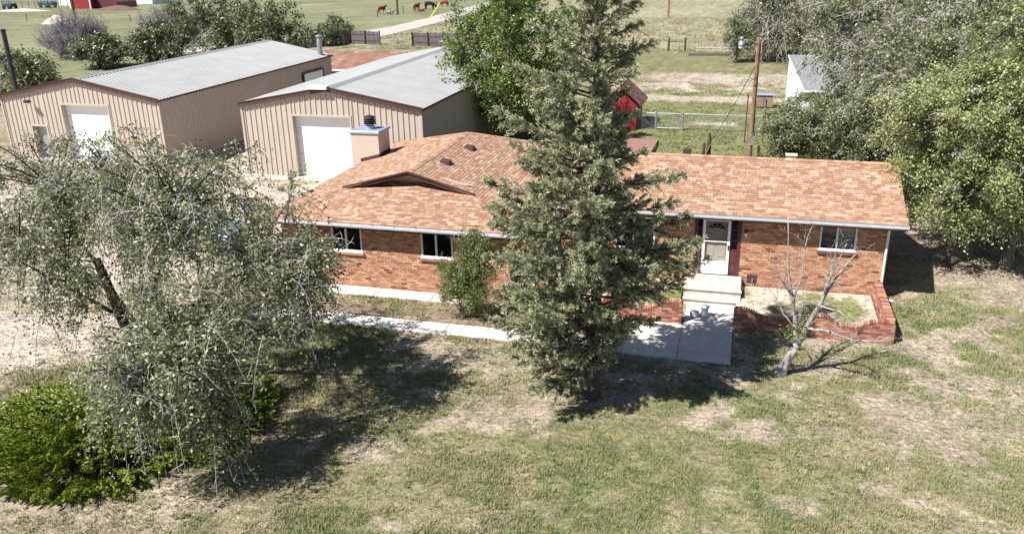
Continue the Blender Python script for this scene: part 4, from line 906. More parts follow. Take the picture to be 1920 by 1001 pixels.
mound('spoil_heap', 'pale pinkish heap of soil in the pasture', -124, 133.5, 2.6, 2.4, 1.5, M_spoil); mound('spoil_heap', 'low pale spread of soil beside the pale heap', -120.6, 132.2, 1.6, 1.2, .35, M_spoil)
mound('manure_heap', 'low dark brown heap in front of the red barn', -138.5, 168, 6, 2.6, 1.1, M_manure); mound('spoil_heap', 'low pale heap in front of the dark blue machines', -163, 166, 7, 2, .5, M_spoil)

# cows
def cow(x, y, rz, mat, lb, pose='stand', k=1.0, face=None):
    me = bpy.data.meshes.new('cow'); V = [(-.75, 0, 1.15), (-.3, 0, 1.1), (.3, 0, 1.1), (.65, 0, 1.2)]; E_ = [(0, 1), (1, 2), (2, 3)]; Rr = [.28, .36, .36, .3]
    def ch(pts, rads, frm):
        for p, r_ in zip(pts, rads): V.append(p); Rr.append(r_); E_.append((frm, len(V) - 1)); frm = len(V) - 1
    if pose == 'lie':
        V[:] = [(a, b, c - .72) for a, b, c in V]; ch([(.95, 0, .75), (1.25, 0, .82), (1.5, 0, .7)], [.17, .15, .1], 3)
        for s in (-1, 1): ch([(.6, s * .35, .2), (.95, s * .38, .1)], [.1, .07], 3); ch([(-.5, s * .4, .2), (-.15, s * .5, .1)], [.13, .07], 0)
    else:
        if pose == 'graze': ch([(.95, 0, .95), (1.2, 0, .5), (1.42, 0, .18)], [.2, .15, .1], 3)
        else: ch([(.95, 0, 1.4), (1.2, 0, 1.5), (1.5, 0, 1.32)], [.19, .16, .1], 3)
        for s in (-1, 1): ch([(.6, s * .2, .75), (.58, s * .2, .4), (.6, s * .2, .03)], [.13, .07, .07], 3); ch([(-.72, s * .2, .8), (-.85, s * .2, .45), (-.78, s * .2, .03)], [.16, .08, .07], 0)
    ch([(-1.02, 0, V[0][2] + .05), (-1.08, 0, V[0][2] - .5)], [.05, .05], 0)
    me.from_pydata(V, E_, []); o = bpy.data.objects.new('cow', me); COL.objects.link(o); me.materials.append(mat)
    sk = o.modifiers.new('skin', 'SKIN')
    for i, r_ in enumerate(Rr): me.skin_vertices[0].data[i].radius = (r_, r_)
    me.skin_vertices[0].data[1].use_root = True
    o.modifiers.new('smooth', 'SUBSURF').render_levels = 1
    o.location = (x, y, 0); o.rotation_euler.z = R(rz); o.scale = (k, k, k); tag(o, lb, 'cow', 'cows beside the gravel road')
cow(-69.0, 157, 70, M_hide, 'brown cow standing beside the grey lying cow'); cow(-67.4, 156.4, 10, M_hidegrey, 'grey cow lying down next to the dark utility pole', 'lie')
cow(-64.6, 164.2, 80, M_hide, 'brown cow seen end on beside the black cow'); cow(-63.5, 163.8, 0, M_hide, 'small brown calf lying between standing cows', 'lie', .7)
cow(-63.4, 168.6, -8, M_black, 'black cow grazing beside the gravel road', 'graze', 1.15); cow(-63.2, 177, 170, M_hide, 'brown cow grazing farthest along the gravel road', 'graze', .95)

# ------------------------------------------------------------------ parked car seen through the elm
t = thing('parked_car', 'silver blue car parked on the gravel behind the leafy elm', 'car', (-21.4, 28.3, 0))
def cx(p): return (-21.4 + p[0], 28.3 + p[1], p[2])
prof = [(-2.2, .35), (-2.25, .7), (-2.1, .92), (-1.35, 1.0), (1.0, .98), (2.05, .82), (2.2, .6), (2.2, .35)]
b = MB(); n = len(prof)
rows = [(-.9, 0, .97), (-.86, .03, 1.0), (.86, .03, 1.0), (.9, 0, .97)]
b.add([cx((p[0] * q[2], q[0], p[1] + (q[1] if p[1] > .5 else 0))) for q in rows for p in prof], [(r_ * n + i, r_ * n + (i + 1) % n, (r_ + 1) * n + (i + 1) % n, (r_ + 1) * n + i) for r_ in range(3) for i in range(n)] + [tuple(range(n))[::-1], tuple(range(3 * n, 4 * n))])
b.build('body', M_carblue, t)
cab = [(-1.55, 1.02), (-1.0, 1.42), (.35, 1.44), (1.05, 1.02)]
b = MB(); b.add([cx((p[0], s * (.8 if p[1] < 1.2 else .64), p[1])) for s in (-1, 1) for p in cab], [(0, 1, 5, 4), (1, 2, 6, 5), (2, 3, 7, 6), (0, 3, 2, 1), (4, 5, 6, 7)]); b.build('window_glass', M_dark, t)
b = MB(); b.add([cx((p[0], s, p[1])) for s in (-.67, .67) for p in ((-1.05, 1.41), (-.95, 1.46), (.3, 1.48), (.42, 1.42))], [(0, 1, 5, 4), (1, 2, 6, 5), (2, 3, 7, 6), (0, 3, 2, 1), (4, 5, 6, 7)])
for s in (-1, 1):
    for p, q in (((-1.55, s * .81, 1.0), (-1.0, s * .65, 1.43)), ((1.06, s * .81, 1.0), (.36, s * .65, 1.44)), ((-.25, s * .81, 1.0), (-.25, s * .65, 1.44))): b.bar(cx(p), cx(q), .07, .05)
b.build('roof', M_carblue, t)
for sx in (-1.4, 1.38):
    for s in (-1, 1):
        w_ = MB(); w_.tube([cx((sx, s * .72, .33)), cx((sx, s * .92, .33))], .33, 18); w_ = w_.build('wheel', M_tyre, t); r_ = MB(); r_.tube([cx((sx, s * .915, .33)), cx((sx, s * .935, .33))], .2, 14); r_.build('rim', M_metal_grey, w_)
for s in (-1, 1):
    MB().box(*[v for a, c in ((cx((-2.0, 0, 0))[0] , 0),) for v in (-21.4 + 2.02, -21.4 + 2.17)], 28.3 + s * .6 - .18, 28.3 + s * .6 + .18, .64, .76).build('tail_lamp', M_redlens, t)
    MB().box(-21.4 - 2.26, -21.4 - 2.14, 28.3 + s * .6 - .18, 28.3 + s * .6 + .18, .62, .76).build('headlight', M_white, t)

# ------------------------------------------------------------------ foliage helpers
def nrm(a): return a / np.maximum(np.linalg.norm(a, axis=-1, keepdims=True), 1e-9)
def tubes(P, Rd, n=4):
    N_, K, _ = P.shape; T = nrm(np.gradient(P, axis=1)); ref = np.array([.31, .52, .79]); A_ = nrm(np.cross(T, ref)); B_ = np.cross(T, A_)
    an = np.arange(n) * 2 * np.pi / n
    V = P[:, :, None] + Rd[:, :, None, None] * (A_[:, :, None] * np.cos(an)[:, None] + B_[:, :, None] * np.sin(an)[:, None])
    i_ = np.arange(N_ * K * n).reshape(N_, K, n); j = np.roll(i_, -1, 2)
    return V.reshape(-1, 3), np.stack([i_[:, :-1], j[:, :-1], j[:, 1:], i_[:, 1:]], -1).reshape(-1, 4)
def diamonds(c, ax, nn, L, W_):
    sd = nrm(np.cross(ax, nn)); L = L[:, None]; W_ = W_[:, None]
    V = np.stack([c - ax * L * .5, c + sd * W_ * .5 - ax * L * .06, c + ax * L * .5, c - sd * W_ * .5 - ax * L * .06], 1).reshape(-1, 3)
    return V, np.arange(len(c) * 4).reshape(-1, 4)
def bez(a, c, b, K):
    t = np.linspace(0, 1, K)[None, :, None]; return a[:, None] * (1 - t) ** 2 + 2 * c[:, None] * t * (1 - t) + b[:, None] * t ** 2
class Acc:
    def __init__(s): s.V = []; s.F = []; s.r = []; s.n = 0
    def add(s, VF, r=None):
        V, F = VF; s.V.append(V); s.F.append(F + s.n); s.n += len(V); s.r.append(np.zeros(len(F)) if r is None else r)
    def build(s, name, mat, parent, smooth=False): return npmesh(name, np.concatenate(s.V), np.concatenate(s.F), mat, parent, np.concatenate(s.r), smooth=smooth)
def rv(rg, n): return nrm(rg.normal(size=(n, 3)))

def broadleaf(name, label, base, crown, rad, mat, bark, seed, nclump=120, tw=12, lpt=14, leaf=(.085, .05), fork=.3, trunk_r=.16, droop=.35, clump_r=.8, dead=.05, nlimb=6,
              shell=.42, group=None, cat='tree', zmin=.3, bare_mat=None, trunks=None, twr=.008, deadlen=1.0, clumps=None, flat_n=1.0):
    """a broadleaf tree: trunk, limbs, branches to leaf clumps, twigs with single leaves"""
    rg = np.random.default_rng(seed); base = np.array(base, float); crown = np.array(crown, float); rad = np.array(rad, float)
    t = thing(name, label, cat, tuple(base), group); wood = Acc()
    if clumps is None:
        d_ = rv(rg, nclump * 3); r_ = rg.random(len(d_)) ** shell; lump = .78 + .5 * vnoise(np.arctan2(d_[:, 1], d_[:, 0]) * 1.6 + 9, d_[:, 2] * 1.6, .7, seed)
        C = crown + d_ * r_[:, None] * rad * lump[:, None]; C = C[C[:, 2] > base[2] + zmin][:nclump]
    else: C = np.array(clumps, float)
    top = base + (crown - base) * np.array([.35, .35, 0]); top[2] = base[2] + fork
    tb = trunks or [(base, top)]
    # limbs
    idx_ = [int(rg.integers(len(C)))]
    for _ in range(nlimb - 1):
        dd = np.min([np.linalg.norm(C - C[i], axis=1) for i in idx_], axis=0); idx_.append(int(dd.argmax()))
    ends = crown + (C[idx_] - crown) * .72; st0 = np.tile(top, (nlimb, 1))
    ctl = (st0 + ends) / 2 + np.array([0, 0, 1]) * (rad[2] * .18) + rg.normal(size=ends.shape) * .15 * rad.min()
    lp = bez(st0, ctl, ends, 9); lp += rg.normal(size=lp.shape) * .035 * rad.min() * np.linspace(0, 1, 9)[None, :, None] * (np.linspace(1, .3, 9))[None, :, None]
    lr = trunk_r * (.5 - .4 * np.linspace(0, 1, 9))[None].repeat(nlimb, 0)
    for a, b_ in tb:
        a = np.array(a, float); b_ = np.array(b_, float); k = 7; tt = np.linspace(0, 1, k)[:, None]; P = a * (1 - tt) + b_ * tt; P[1:-1] += rg.normal(size=(k - 2, 3)) * trunk_r * .25
        rr_ = trunk_r * (1.0 - .3 * tt[:, 0]); rr_[0] *= 1.35; P[0, 2] -= .12
        wood.add(tubes(P[None], rr_[None], 9))
    wood.add(tubes(lp, lr, 6))
    LP = lp[:, 2:].reshape(-1, 3)
    near = np.linalg.norm(C[:, None] - LP[None], axis=2) + .45 * np.linalg.norm(LP - crown, axis=1)[None] * 0
    st = LP[near.argmin(1)]; mid = (st + C) / 2 + np.array([0, 0, .12]) * np.linalg.norm(C - st, axis=1)[:, None] + rg.normal(size=C.shape) * .1
    bp_ = bez(st, mid, C, 6); br = np.linspace(.026, .01, 6)[None] * np.clip(trunk_r / .15, .6, 1.6) * np.ones((len(C), 1)); wood.add(tubes(bp_, br, 4))
    # twigs
    nT = len(C) * tw; ci = np.repeat(np.arange(len(C)), tw); ts = rg.random(nT) ** .6 * .6 + .4; f_ = ts * 5; i0 = np.minimum(f_.astype(int), 4)
    a = bp_[ci, i0] + (bp_[ci, i0 + 1] - bp_[ci, i0]) * (f_ - i0)[:, None]
    out = nrm(C - crown)[ci]; dr = nrm(rv(rg, nT) + out * .55 + np.array([0, 0, .15])); ln = clump_r * rg.uniform(.5, 1.25, nT)
    isdead = rg.random(nT) < dead; ln = np.where(isdead, ln * deadlen, ln)
    ctl = a + dr * ln[:, None] * .55; end = a + dr * ln[:, None] * .95 + np.array([0, 0, -1]) * (droop * ln * rg.uniform(.5, 1.6, nT))[:, None]
    tp = bez(a, ctl, end, 5); tp[..., 2] = np.maximum(tp[..., 2], base[2] + .05)
    live = ~isdead
    wood.add(tubes(tp[live], np.linspace(twr, twr * .5, 5)[None].repeat(live.sum(), 0), 3))
    wood.build('trunk', bark, t, smooth=True)
    if isdead.any():
        da = Acc(); P = tp[isdead]; da.add(tubes(P, np.linspace(twr * 1.15, twr * .6, 5)[None].repeat(len(P), 0), 3))
        s0 = np.repeat(P[:, 1:5].reshape(-1, 3), 3, 0); q = rv(rg, len(s0)) * .3 * clump_r * rg.uniform(.4, 1.3, len(s0))[:, None]; q[:, 2] -= .08; e = s0 + q
        da.add(tubes(bez(s0, (s0 + e) / 2 + .02, e, 3), np.array([twr * .8, twr * .65, twr * .5])[None].repeat(len(s0), 0), 3)); kind(da.build('dead_twigs', bare_mat or M_twig, t), 'stuff')
    # leaves
    P = tp[live]; n = len(P); li = np.repeat(np.arange(n), lpt); tl = rg.uniform(.15, 1.0, len(li)); f_ = tl * 4; i0 = np.minimum(f_.astype(int), 3)
    c = P[li, i0] + (P[li, i0 + 1] - P[li, i0]) * (f_ - i0)[:, None]; td = nrm(P[li, i0 + 1] - P[li, i0])
    c = c + rg.normal(size=c.shape) * leaf[0] * .75; ax = nrm(td * .5 + rv(rg, len(c)) + np.array([0, 0, -.25])); nn = nrm(rv(rg, len(c)) + np.array([0, 0, flat_n]))
    sc = rg.uniform(.6, 1.25, len(c)); cl = rg.random(len(C))[ci][live][li]
    rn = np.clip(.55 * rg.random(len(c)) + .45 * cl, 0, .999)
    cr = Acc(); cr.add(diamonds(c, ax, nn, leaf[0] * sc, leaf[1] * sc), rn); cr.build('crown', mat, t)
    return t

# ------------------------------------------------------------------ left elm, leaning, half open crown, weeping twigs
rg = np.random.default_rng(3)
cl = []
def ell(n, c, r, sh=.45):
    d_ = rv(rg, n); return (np.array(c) + d_ * (rg.random(n) ** sh)[:, None] * np.array(r)).tolist()
cl += ell(125, (-14.3, 17.0, 4.8), (4.5, 4.1, 2.6)); cl += ell(56, (-18.0, 18.0, 5.2), (3.3, 3.2, 1.9)); cl += ell(44, (-11.5, 13.7, 3.5), (1.5, 1.9, 1.0)); cl += ell(30, (-10.4, 16.2, 4.1), (1.4, 2.2, 1.2)); cl += ell(16, (-11.5, 18.4, 3.5), (1.6, 1.8, 1.0)); cl += ell(7, (-12.4, 12.5, 2.6), (1.1, .5, .3)); cl += ell(8, (-10.7, 13.6, 1.9), (.5, .5, .6))
cl = [c for c in cl if c[2] > 1.5 + np.clip((-13.4 - c[0]) * 1.0, 0, 2.1)]
broadleaf('elm_tree', 'wide open crowned elm with grey dead twigs rising behind the juniper', (-15.7, 17.7, 0), (-14.6, 17.0, 4.2), (5.3, 4.5, 3), M_elm, M_barkdark, 21, tw=13, lpt=30, leaf=(.095, .05), fork=1.5, trunk_r=.17,
          droop=.75, clump_r=.92, dead=.17, nlimb=8, clumps=cl, trunks=[((-15.7, 17.7, 0), (-15.4, 17.4, 1.5)), ((-15.85, 17.75, 0), (-17.2, 18.2, 3.4))], deadlen=1.1)

# ------------------------------------------------------------------ spruce
def spruce(label, base, H, prof, seed):
    rg = np.random.default_rng(seed); t = thing('spruce_tree', label, 'tree', base); base = np.array(base, float); wood = Acc(); nd = Acc()
    k = 14; z = np.linspace(-.1, H, k); P = np.c_[base[0] + np.sin(z * .5) * .05, base[1] + np.cos(z * .4) * .04, z]; tr_ = .17 * (1 - z / H * .93); tr_[0] = .23; wood.add(tubes(P[None], tr_[None], 10))
    zs = []; zz_ = 1.0
    while zz_ < H - .25: zs += [zz_ + rg.uniform(-.1, .1) for _ in range(5)]; zz_ += .25
    zs = np.array(zs); n = len(zs); az = np.arange(n) * 2.39996 + rg.uniform(-.4, .4, n)
    pr = np.interp(zs, [p[0] for p in prof], [p[1] for p in prof]); lump = .42 + 1.05 * vnoise(az * 1.3, zs * .9, 1.0, seed + 1); L = pr * lump * rg.uniform(.75, 1.15, n)
    ca, sa = np.cos(az), np.sin(az); L *= np.where(ca < -.1, 1.14, 1); L *= np.where((ca > -.15) & (zs < 2.3), .42, 1); L *= np.where((ca > -.3) & (sa < 0) & (zs < 3.2), .6, 1); L *= np.where((np.cos(az) > .35) & (zs > 4.9) & (zs < 8.2), .5, 1); kk = int(np.argmin(np.abs(zs - 5.35) + 2 * np.hypot(ca - .96, sa + .25))); L[kk] = 2.15; kk = int(np.argmin(np.abs(zs - 5.0) + 2 * np.hypot(ca - .99, sa - .1))); L[kk] = 1.9; L = np.minimum(L, np.where(ca < 0, 2.75, 2.75))
    dr = np.c_[np.cos(az), np.sin(az), np.zeros(n)]; rise = np.interp(zs, [0, 2, 5, 9, H], [-.12, -.08, .05, .3, .75])
    st = np.c_[base[0] + np.sin(zs * .5) * .05, base[1] + np.cos(zs * .4) * .04, zs]
    ctl = st + dr * L[:, None] * .55 + np.array([0, 0, 1]) * (L * (rise - .08))[:, None]; end = st + dr * L[:, None] + np.array([0, 0, 1]) * (L * (rise + .12))[:, None]
    end[:, 2] = np.maximum(end[:, 2], .25); K = 8; bp = bez(st, ctl, end, K); wood.add(tubes(bp, (np.linspace(.03, .006, K)[None] * np.clip(L / 2, .4, 1)[:, None]), 4))
    A_, D_, LN = [], [], []
    for i in range(n):
        m_ = int(9 + L[i] * 19); tt = rg.uniform(.12, 1, m_) ** .8; f_ = tt * (K - 1); i0 = np.minimum(f_.astype(int), K - 2); a = bp[i, i0] + (bp[i, i0 + 1] - bp[i, i0]) * (f_ - i0)[:, None]
        td = nrm(bp[i, i0 + 1] - bp[i, i0]); sd = np.array([-dr[i, 1], dr[i, 0], 0]) * rg.choice([-1, 1], m_)[:, None]
        d_ = nrm(td * rg.uniform(.5, 1.0, m_)[:, None] + sd * rg.uniform(.3, 1.0, m_)[:, None] + np.array([0, 0, 1]) * rg.uniform(-.7, .75, m_)[:, None])
        A_.append(a); D_.append(d_); LN.append(np.clip((1.12 - tt) * L[i] * .42, .16, .62) * rg.uniform(.7, 1.2, m_))
    a = np.concatenate(A_); d_ = np.concatenate(D_); ln = np.concatenate(LN); e = a + d_ * ln[:, None]; e[:, 2] -= ln * .1; tp = bez(a, a + d_ * ln[:, None] * .55, e, 4)
    wood.add(tubes(tp, np.array([.008, .007, .005, .004])[None].repeat(len(tp), 0), 3)); wood.build('trunk', M_barkdark, t, smooth=True)
    cnt = np.maximum((ln * 120).astype(int), 22); li = np.repeat(np.arange(len(tp)), cnt); tl = rg.random(len(li)) ** .8; f_ = tl * 3; i0 = np.minimum(f_.astype(int), 2)
    c = tp[li, i0] + (tp[li, i0 + 1] - tp[li, i0]) * (f_ - i0)[:, None]; td = nrm(tp[li, i0 + 1] - tp[li, i0]); ax = nrm(td * .8 + rv(rg, len(c)) * .75); nn = rv(rg, len(c)); sz = rg.uniform(.07, .125, len(c))
    c = c + ax * sz[:, None] * .45; tip = tl ** 1.5 * .45
    rn = np.clip(.3 * rg.random(len(c)) + .28 * rg.random(len(tp))[li] + tip, 0, .92); rn = np.where(rg.random(len(c)) < .012, .99, rn)
    nd.add(diamonds(c, ax, nn, sz, sz * .2), rn); nd.build('crown', M_spruce, t)
    dd = Acc(); m_ = 26; i_ = rg.choice(n, m_); s0 = bp[i_, 5]; q = rv(rg, m_) * .5; q[:, 2] = -np.abs(q[:, 2]); dd.add(tubes(bez(s0, s0 + q * .6 + np.array([0, 0, .15]), s0 + q * 1.3, 6), np.linspace(.012, .006, 6)[None].repeat(m_, 0), 4)); kind(dd.build('dead_twigs', M_deadwood, t), 'stuff')
    return t
spruce('tall blue green spruce standing in the lawn before the house', (-3.3, 19.6, 0), 12.6, [(.7, 1.2), (1.6, 1.95), (2.4, 2.45), (3.3, 2.8), (4.3, 2.7), (5.4, 2.25), (6.4, 2.0), (7.4, 1.65), (8.6, 1.2), (10, .85), (11.4, .45), (12.6, .1)], 5)

# ------------------------------------------------------------------ juniper
def juniper(label, c, r, n, seed, flat_=1.0):
    rg = np.random.default_rng(seed); t = thing('juniper_bush', label, 'bush', (c[0], c[1], 0)); nd = Acc(); wd = Acc()
    th = rg.uniform(0, 2 * np.pi, n); rr_ = np.sqrt(rg.random(n)); lump = .8 + .4 * vnoise(th * 1.7, th * 0, 1, seed)
    x = c[0] + np.cos(th) * rr_ * r[0] * lump; y = c[1] + np.sin(th) * rr_ * r[1] * lump; hgt = r[2] * (1 - rr_ ** 2.6 * .85) * (.35 + 1.0 * fbm(x, y, .9, seed, 3)) * flat_ + rg.normal(size=n) * .1
    rim = rr_ > .82; hgt = np.where(rim, rg.uniform(.1, .45, n), hgt * np.where(rg.random(n) < .38, rg.uniform(.35, .75, n), 1)); e = np.c_[x, y, np.maximum(hgt, .12)]; out = np.c_[np.cos(th), np.sin(th), np.zeros(n)]; ln = rg.uniform(.45, 1.0, n)
    s0 = e - nrm(out * .85 + np.array([0, 0, .55]) + rg.normal(size=(n, 3)) * .25) * ln[:, None]; s0[:, 2] = np.maximum(s0[:, 2], .03)
    root = np.c_[c[0] + (x - c[0]) * .25, c[1] + (y - c[1]) * .25, np.full(n, .02)]; wd.add(tubes(bez(root, (root + s0) / 2 - np.array([0, 0, .05]), root + (s0 - root) * .8, 5), np.linspace(.025, .01, 5)[None].repeat(n, 0), 3))
    tp = bez(s0, (s0 + e) / 2 + np.array([0, 0, .06]), e, 5); m_ = 125; li = np.repeat(np.arange(n), m_); tl = rg.random(len(li)); f_ = tl * 4; i0 = np.minimum(f_.astype(int), 3)
    cc = tp[li, i0] + (tp[li, i0 + 1] - tp[li, i0]) * (f_ - i0)[:, None]; td = nrm(tp[li, i0 + 1] - tp[li, i0]); wid = .13 * (1.08 - tl) + .012; cc = cc + rv(rg, len(cc)) * wid[:, None] * rg.random(len(cc))[:, None]
    ax = nrm(td + rv(rg, len(cc)) * .5); sz = rg.uniform(.05, .1, len(cc)); rn = np.clip(.4 * rg.random(len(cc)) + .35 * rg.random(n)[li] + .25 * tl, 0, .999)
    nd.add(diamonds(cc, ax, rv(rg, len(cc)), sz, sz * .42), rn); wd.build('stems', M_barkdark, t); nd.build('foliage', M_jun, t)
juniper('broad bright green spreading juniper below the elm', (-14.9, 14.4), (3.7, 2.7, 1.35), 1350, 8)
juniper('smaller patch of green juniper right of the big juniper', (-12.0, 16.3), (1.0, 1.9, .7), 240, 9)

# ------------------------------------------------------------------ shrub by the wall
rg = np.random.default_rng(12)
cl = ell(48, (-8.2, 23.85, 1.1), (.95, .55, 1.05)) + ell(16, (-7.9, 23.9, 2.3), (.75, .4, .6)) + ell(5, (-8.7, 23.8, 1.5), (.5, .3, .5))
broadleaf('wall_shrub', 'tall upright green shrub beside the brick wall and walkway', (-8.35, 23.75, 0), (-8.35, 23.8, .6), (.9, .5, 1.4), M_shrub, M_bark, 33, clumps=[c for c in cl if c[2] > .15], tw=13, lpt=26, leaf=(.075, .03), fork=.12, trunk_r=.05, droop=-.25, clump_r=.45, dead=.04, nlimb=9, cat='shrub', twr=.006)

# ------------------------------------------------------------------ bare tree
def dead_tree():
    rg = random.Random(17); t = thing('bare_tree', 'leafless leaning grey tree before the curved brick planter', 'tree', (1.62, 22.2, 0)); mb = MB()
    segs = []
    def limb(pts, r0, r1, depth, dens_):
        pts = [Vector(p) for p in pts]; q = []
        for a, b in zip(pts[:-1], pts[1:]):
            for k in range(3): q.append(a.lerp(b, k / 3) + Vector((rg.uniform(-1, 1), rg.uniform(-1, 1), rg.uniform(-1, 1))) * .02)
        q.append(pts[-1]); rr_ = [r0 + (r1 - r0) * i / (len(q) - 1) for i in range(len(q))]; mb.tube(q, rr_, 8 if r0 > .04 else 5)
        if depth <= 0: return
        L = sum((b - a).length for a, b in zip(q[:-1], q[1:])); nbr = int(L * dens_)
        for _ in range(nbr):
            i = rg.randrange(len(q) // 4, len(q) - 1); d = (q[min(i + 1, len(q) - 1)] - q[i - 1]).normalized(); s = Vector((rg.uniform(-1, 1), rg.uniform(-1, 1), rg.uniform(-.5, .9))).normalized()
            dd = (d * .7 + s * .8).normalized(); ln = rg.uniform(.22, .62) * (1 if depth > 1 else .55); p0 = q[i]
            p1 = p0 + dd * ln * .5 + Vector((0, 0, .02)); p2 = p0 + dd * ln + Vector((rg.uniform(-.1, .1), rg.uniform(-.1, .1), rg.uniform(-.08, .12)))
            r_ = max(.004, rr_[i] * .4); limb([p0, p1, p2], min(r_, .02), .0035, depth - 1, 5)
    limb([(1.6, 22.2, -.1), (1.72, 22.2, .35), (1.9, 22.18, .8), (2.0, 22.2, 1.05)], .14, .085, 0, 0)
    limb([(1.6, 22.2, -.12), (1.6, 22.2, .03), (1.64, 22.2, .2)], .24, .13, 0, 0)
    limb([(1.72, 22.2, .3), (1.78, 22.12, .62), (1.74, 22.1, .74)], .11, .05, 0, 0)                      # sawn stub
    limb([(1.95, 22.2, .95), (1.85, 22.3, 1.5), (1.72, 22.4, 2.2), (1.5, 22.4, 3.2), (1.38, 22.35, 4.5)], .075, .012, 2, 5)
    limb([(1.75, 22.38, 2.1), (1.9, 22.5, 2.9), (1.95, 22.7, 3.9), (2.1, 22.7, 4.3)], .035, .007, 2, 4)
    limb([(1.72, 22.4, 2.3), (1.3, 22.2, 2.9), (1.0, 22.1, 3.65)], .035, .007, 2, 4)
    limb([(2.0, 22.2, 1.0), (2.2, 22.1, 1.7), (2.45, 22.1, 2.35), (2.6, 22.15, 3.1), (2.65, 22.1, 4.0)], .085, .01, 2, 5)
    limb([(2.45, 22.1, 2.35), (2.75, 22.3, 2.95), (3.1, 22.4, 3.5), (3.3, 22.4, 3.75)], .045, .007, 2, 5)
    limb([(2.5, 22.1, 2.6), (2.62, 21.9, 3.3), (2.85, 21.8, 4.1)], .035, .006, 2, 5)
    limb([(2.15, 22.12, 1.5), (2.7, 21.9, 1.55), (3.3, 21.8, 1.4), (3.95, 21.7, 1.5), (4.3, 21.7, 1.7)], .045, .006, 2, 6)
    limb([(2.4, 22.1, 2.2), (2.9, 21.8, 2.2), (3.3, 21.6, 1.9), (3.45, 21.5, 1.4)], .03, .006, 2, 5)
    limb([(1.9, 22.2, 1.3), (1.5, 22.1, 1.9), (1.2, 22.2, 2.4), (1.0, 22.2, 2.6)], .03, .006, 2, 5)
    limb([(1.95, 22.25, 1.2), (2.0, 22.5, 2.0), (2.1, 22.7, 2.8)], .035, .006, 2, 5)
    mb.build('trunk', M_deadwood, t, smooth=True)
    r2 = np.random.default_rng(4); n = 420; c = np.concatenate([np.array((1.98, 22.1, 1.45)) + r2.normal(size=(n // 2, 3)) * (.13, .13, .2), np.array((1.62, 22.15, 1.3)) + r2.normal(size=(n // 4, 3)) * .12, np.array((2.15, 22.1, 1.9)) + r2.normal(size=(n // 4, 3)) * .14])
    a = Acc(); a.add(diamonds(c, rv(r2, len(c)), rv(r2, len(c)), np.full(len(c), .07), np.full(len(c), .035)), r2.random(len(c))); a.build('sucker_leaves', M_shrub, t)
dead_tree()

# ------------------------------------------------------------------ trees on the right and behind
broadleaf('leafy_tree', 'slim trunked leafy tree overhanging the right roof corner', (7.7, 32.2, 0), (7.9, 32.5, 4.5), (3.4, 3.0, 3.0), M_elmpale, M_barkdark, 41, nclump=190, tw=13, lpt=27, leaf=(.11, .06), fork=2.0, trunk_r=.1, dead=.05, clump_r=.75, zmin=1.5, group='trees beside the house')
broadleaf('leafy_tree', 'big pale green leafy tree with thick grey trunk beside the house', (9.6, 32.3, 0), (11.2, 33.8, 5.2), (4.6, 4.4, 5.0), M_elmpale, M_bark, 42, nclump=340, tw=13, lpt=26, leaf=(.12, .065), fork=1.3, trunk_r=.24, dead=.06, clump_r=.85, zmin=.9, group='trees beside the house', trunks=[((9.6, 32.3, 0), (10.0, 32.7, 1.4))])
broadleaf('leafy_tree', 'grey green leafy tree between the pale tree and the white shed', (9.4, 41.0, 0), (8.4, 42.5, 5.2), (4.0, 3.5, 3.8), M_elmgrey, M_bark, 43, nclump=190, tw=12, lpt=15, leaf=(.15, .09), fork=1.5, trunk_r=.18, dead=.14, clump_r=.95, zmin=.8, twr=.012, group='trees beside the house')
broadleaf('leafy_tree', 'dull green tree with a tangle of dead grey branches by the white shed', (8.3, 52.0, 0), (7.8, 52.0, 5.9), (4.4, 4.0, 4.8), M_elmgrey, M_bark, 44, nclump=190, tw=12, lpt=15, leaf=(.19, .11), fork=1.8, trunk_r=.24, dead=.25, clump_r=1.2, zmin=1.0, twr=.018, deadlen=1.3, group='trees beyond the house')
broadleaf('leafy_tree', 'tall green tree behind the big pale green tree', (15.5, 47, 0), (15.0, 47, 6.2), (5.2, 4.5, 5.2), M_elm, M_bark, 45, nclump=150, tw=11, lpt=14, leaf=(.19, .11), fork=1.8, trunk_r=.25, dead=.06, clump_r=1.1, zmin=1, twr=.015, group='trees beyond the house')
broadleaf('leafy_tree', 'tall olive tree far behind the white shed', (9.5, 74, 0), (9.8, 74, 6.2), (5.4, 4.0, 5.2), M_elmgrey, M_bark, 46, nclump=120, tw=10, lpt=13, leaf=(.26, .16), fork=1.8, trunk_r=.25, dead=.1, clump_r=1.3, zmin=1.2, twr=.02, group='trees beyond the house')
broadleaf('leafy_tree', 'tall olive tree standing farthest right beyond the pale tree', (19.5, 68, 0), (19, 68, 6.5), (6, 4.5, 5.6), M_elm, M_bark, 47, nclump=120, tw=10, lpt=13, leaf=(.26, .16), fork=1.8, trunk_r=.25, dead=.05, clump_r=1.3, zmin=1, twr=.02, group='trees beyond the house')
for i, (x, y, rx, h, lb) in enumerate(((2.7, 45.8, 1.6, 3.6, 'grey green leafy shrub beside the light pole'), (5.2, 44.6, 2.0, 4.1, 'middle grey green leafy shrub behind the roof ridge'), (7.6, 43.4, 1.9, 3.7, 'grey green leafy shrub behind the right roof end'), (4.6, 50.5, 2.2, 3.6, 'leafy shrub in front of the white shed'))):
    broadleaf('leafy_shrub', lb, (x, y, 0), (x, y, h * .56), (rx, rx, h * .46), M_elmgrey, M_barkdark, 60 + i, nclump=60, tw=12, lpt=17, leaf=(.14, .085), fork=.5, trunk_r=.08, dead=.08, clump_r=.7, zmin=.25, twr=.009, cat='shrub', group='shrubs behind the house')
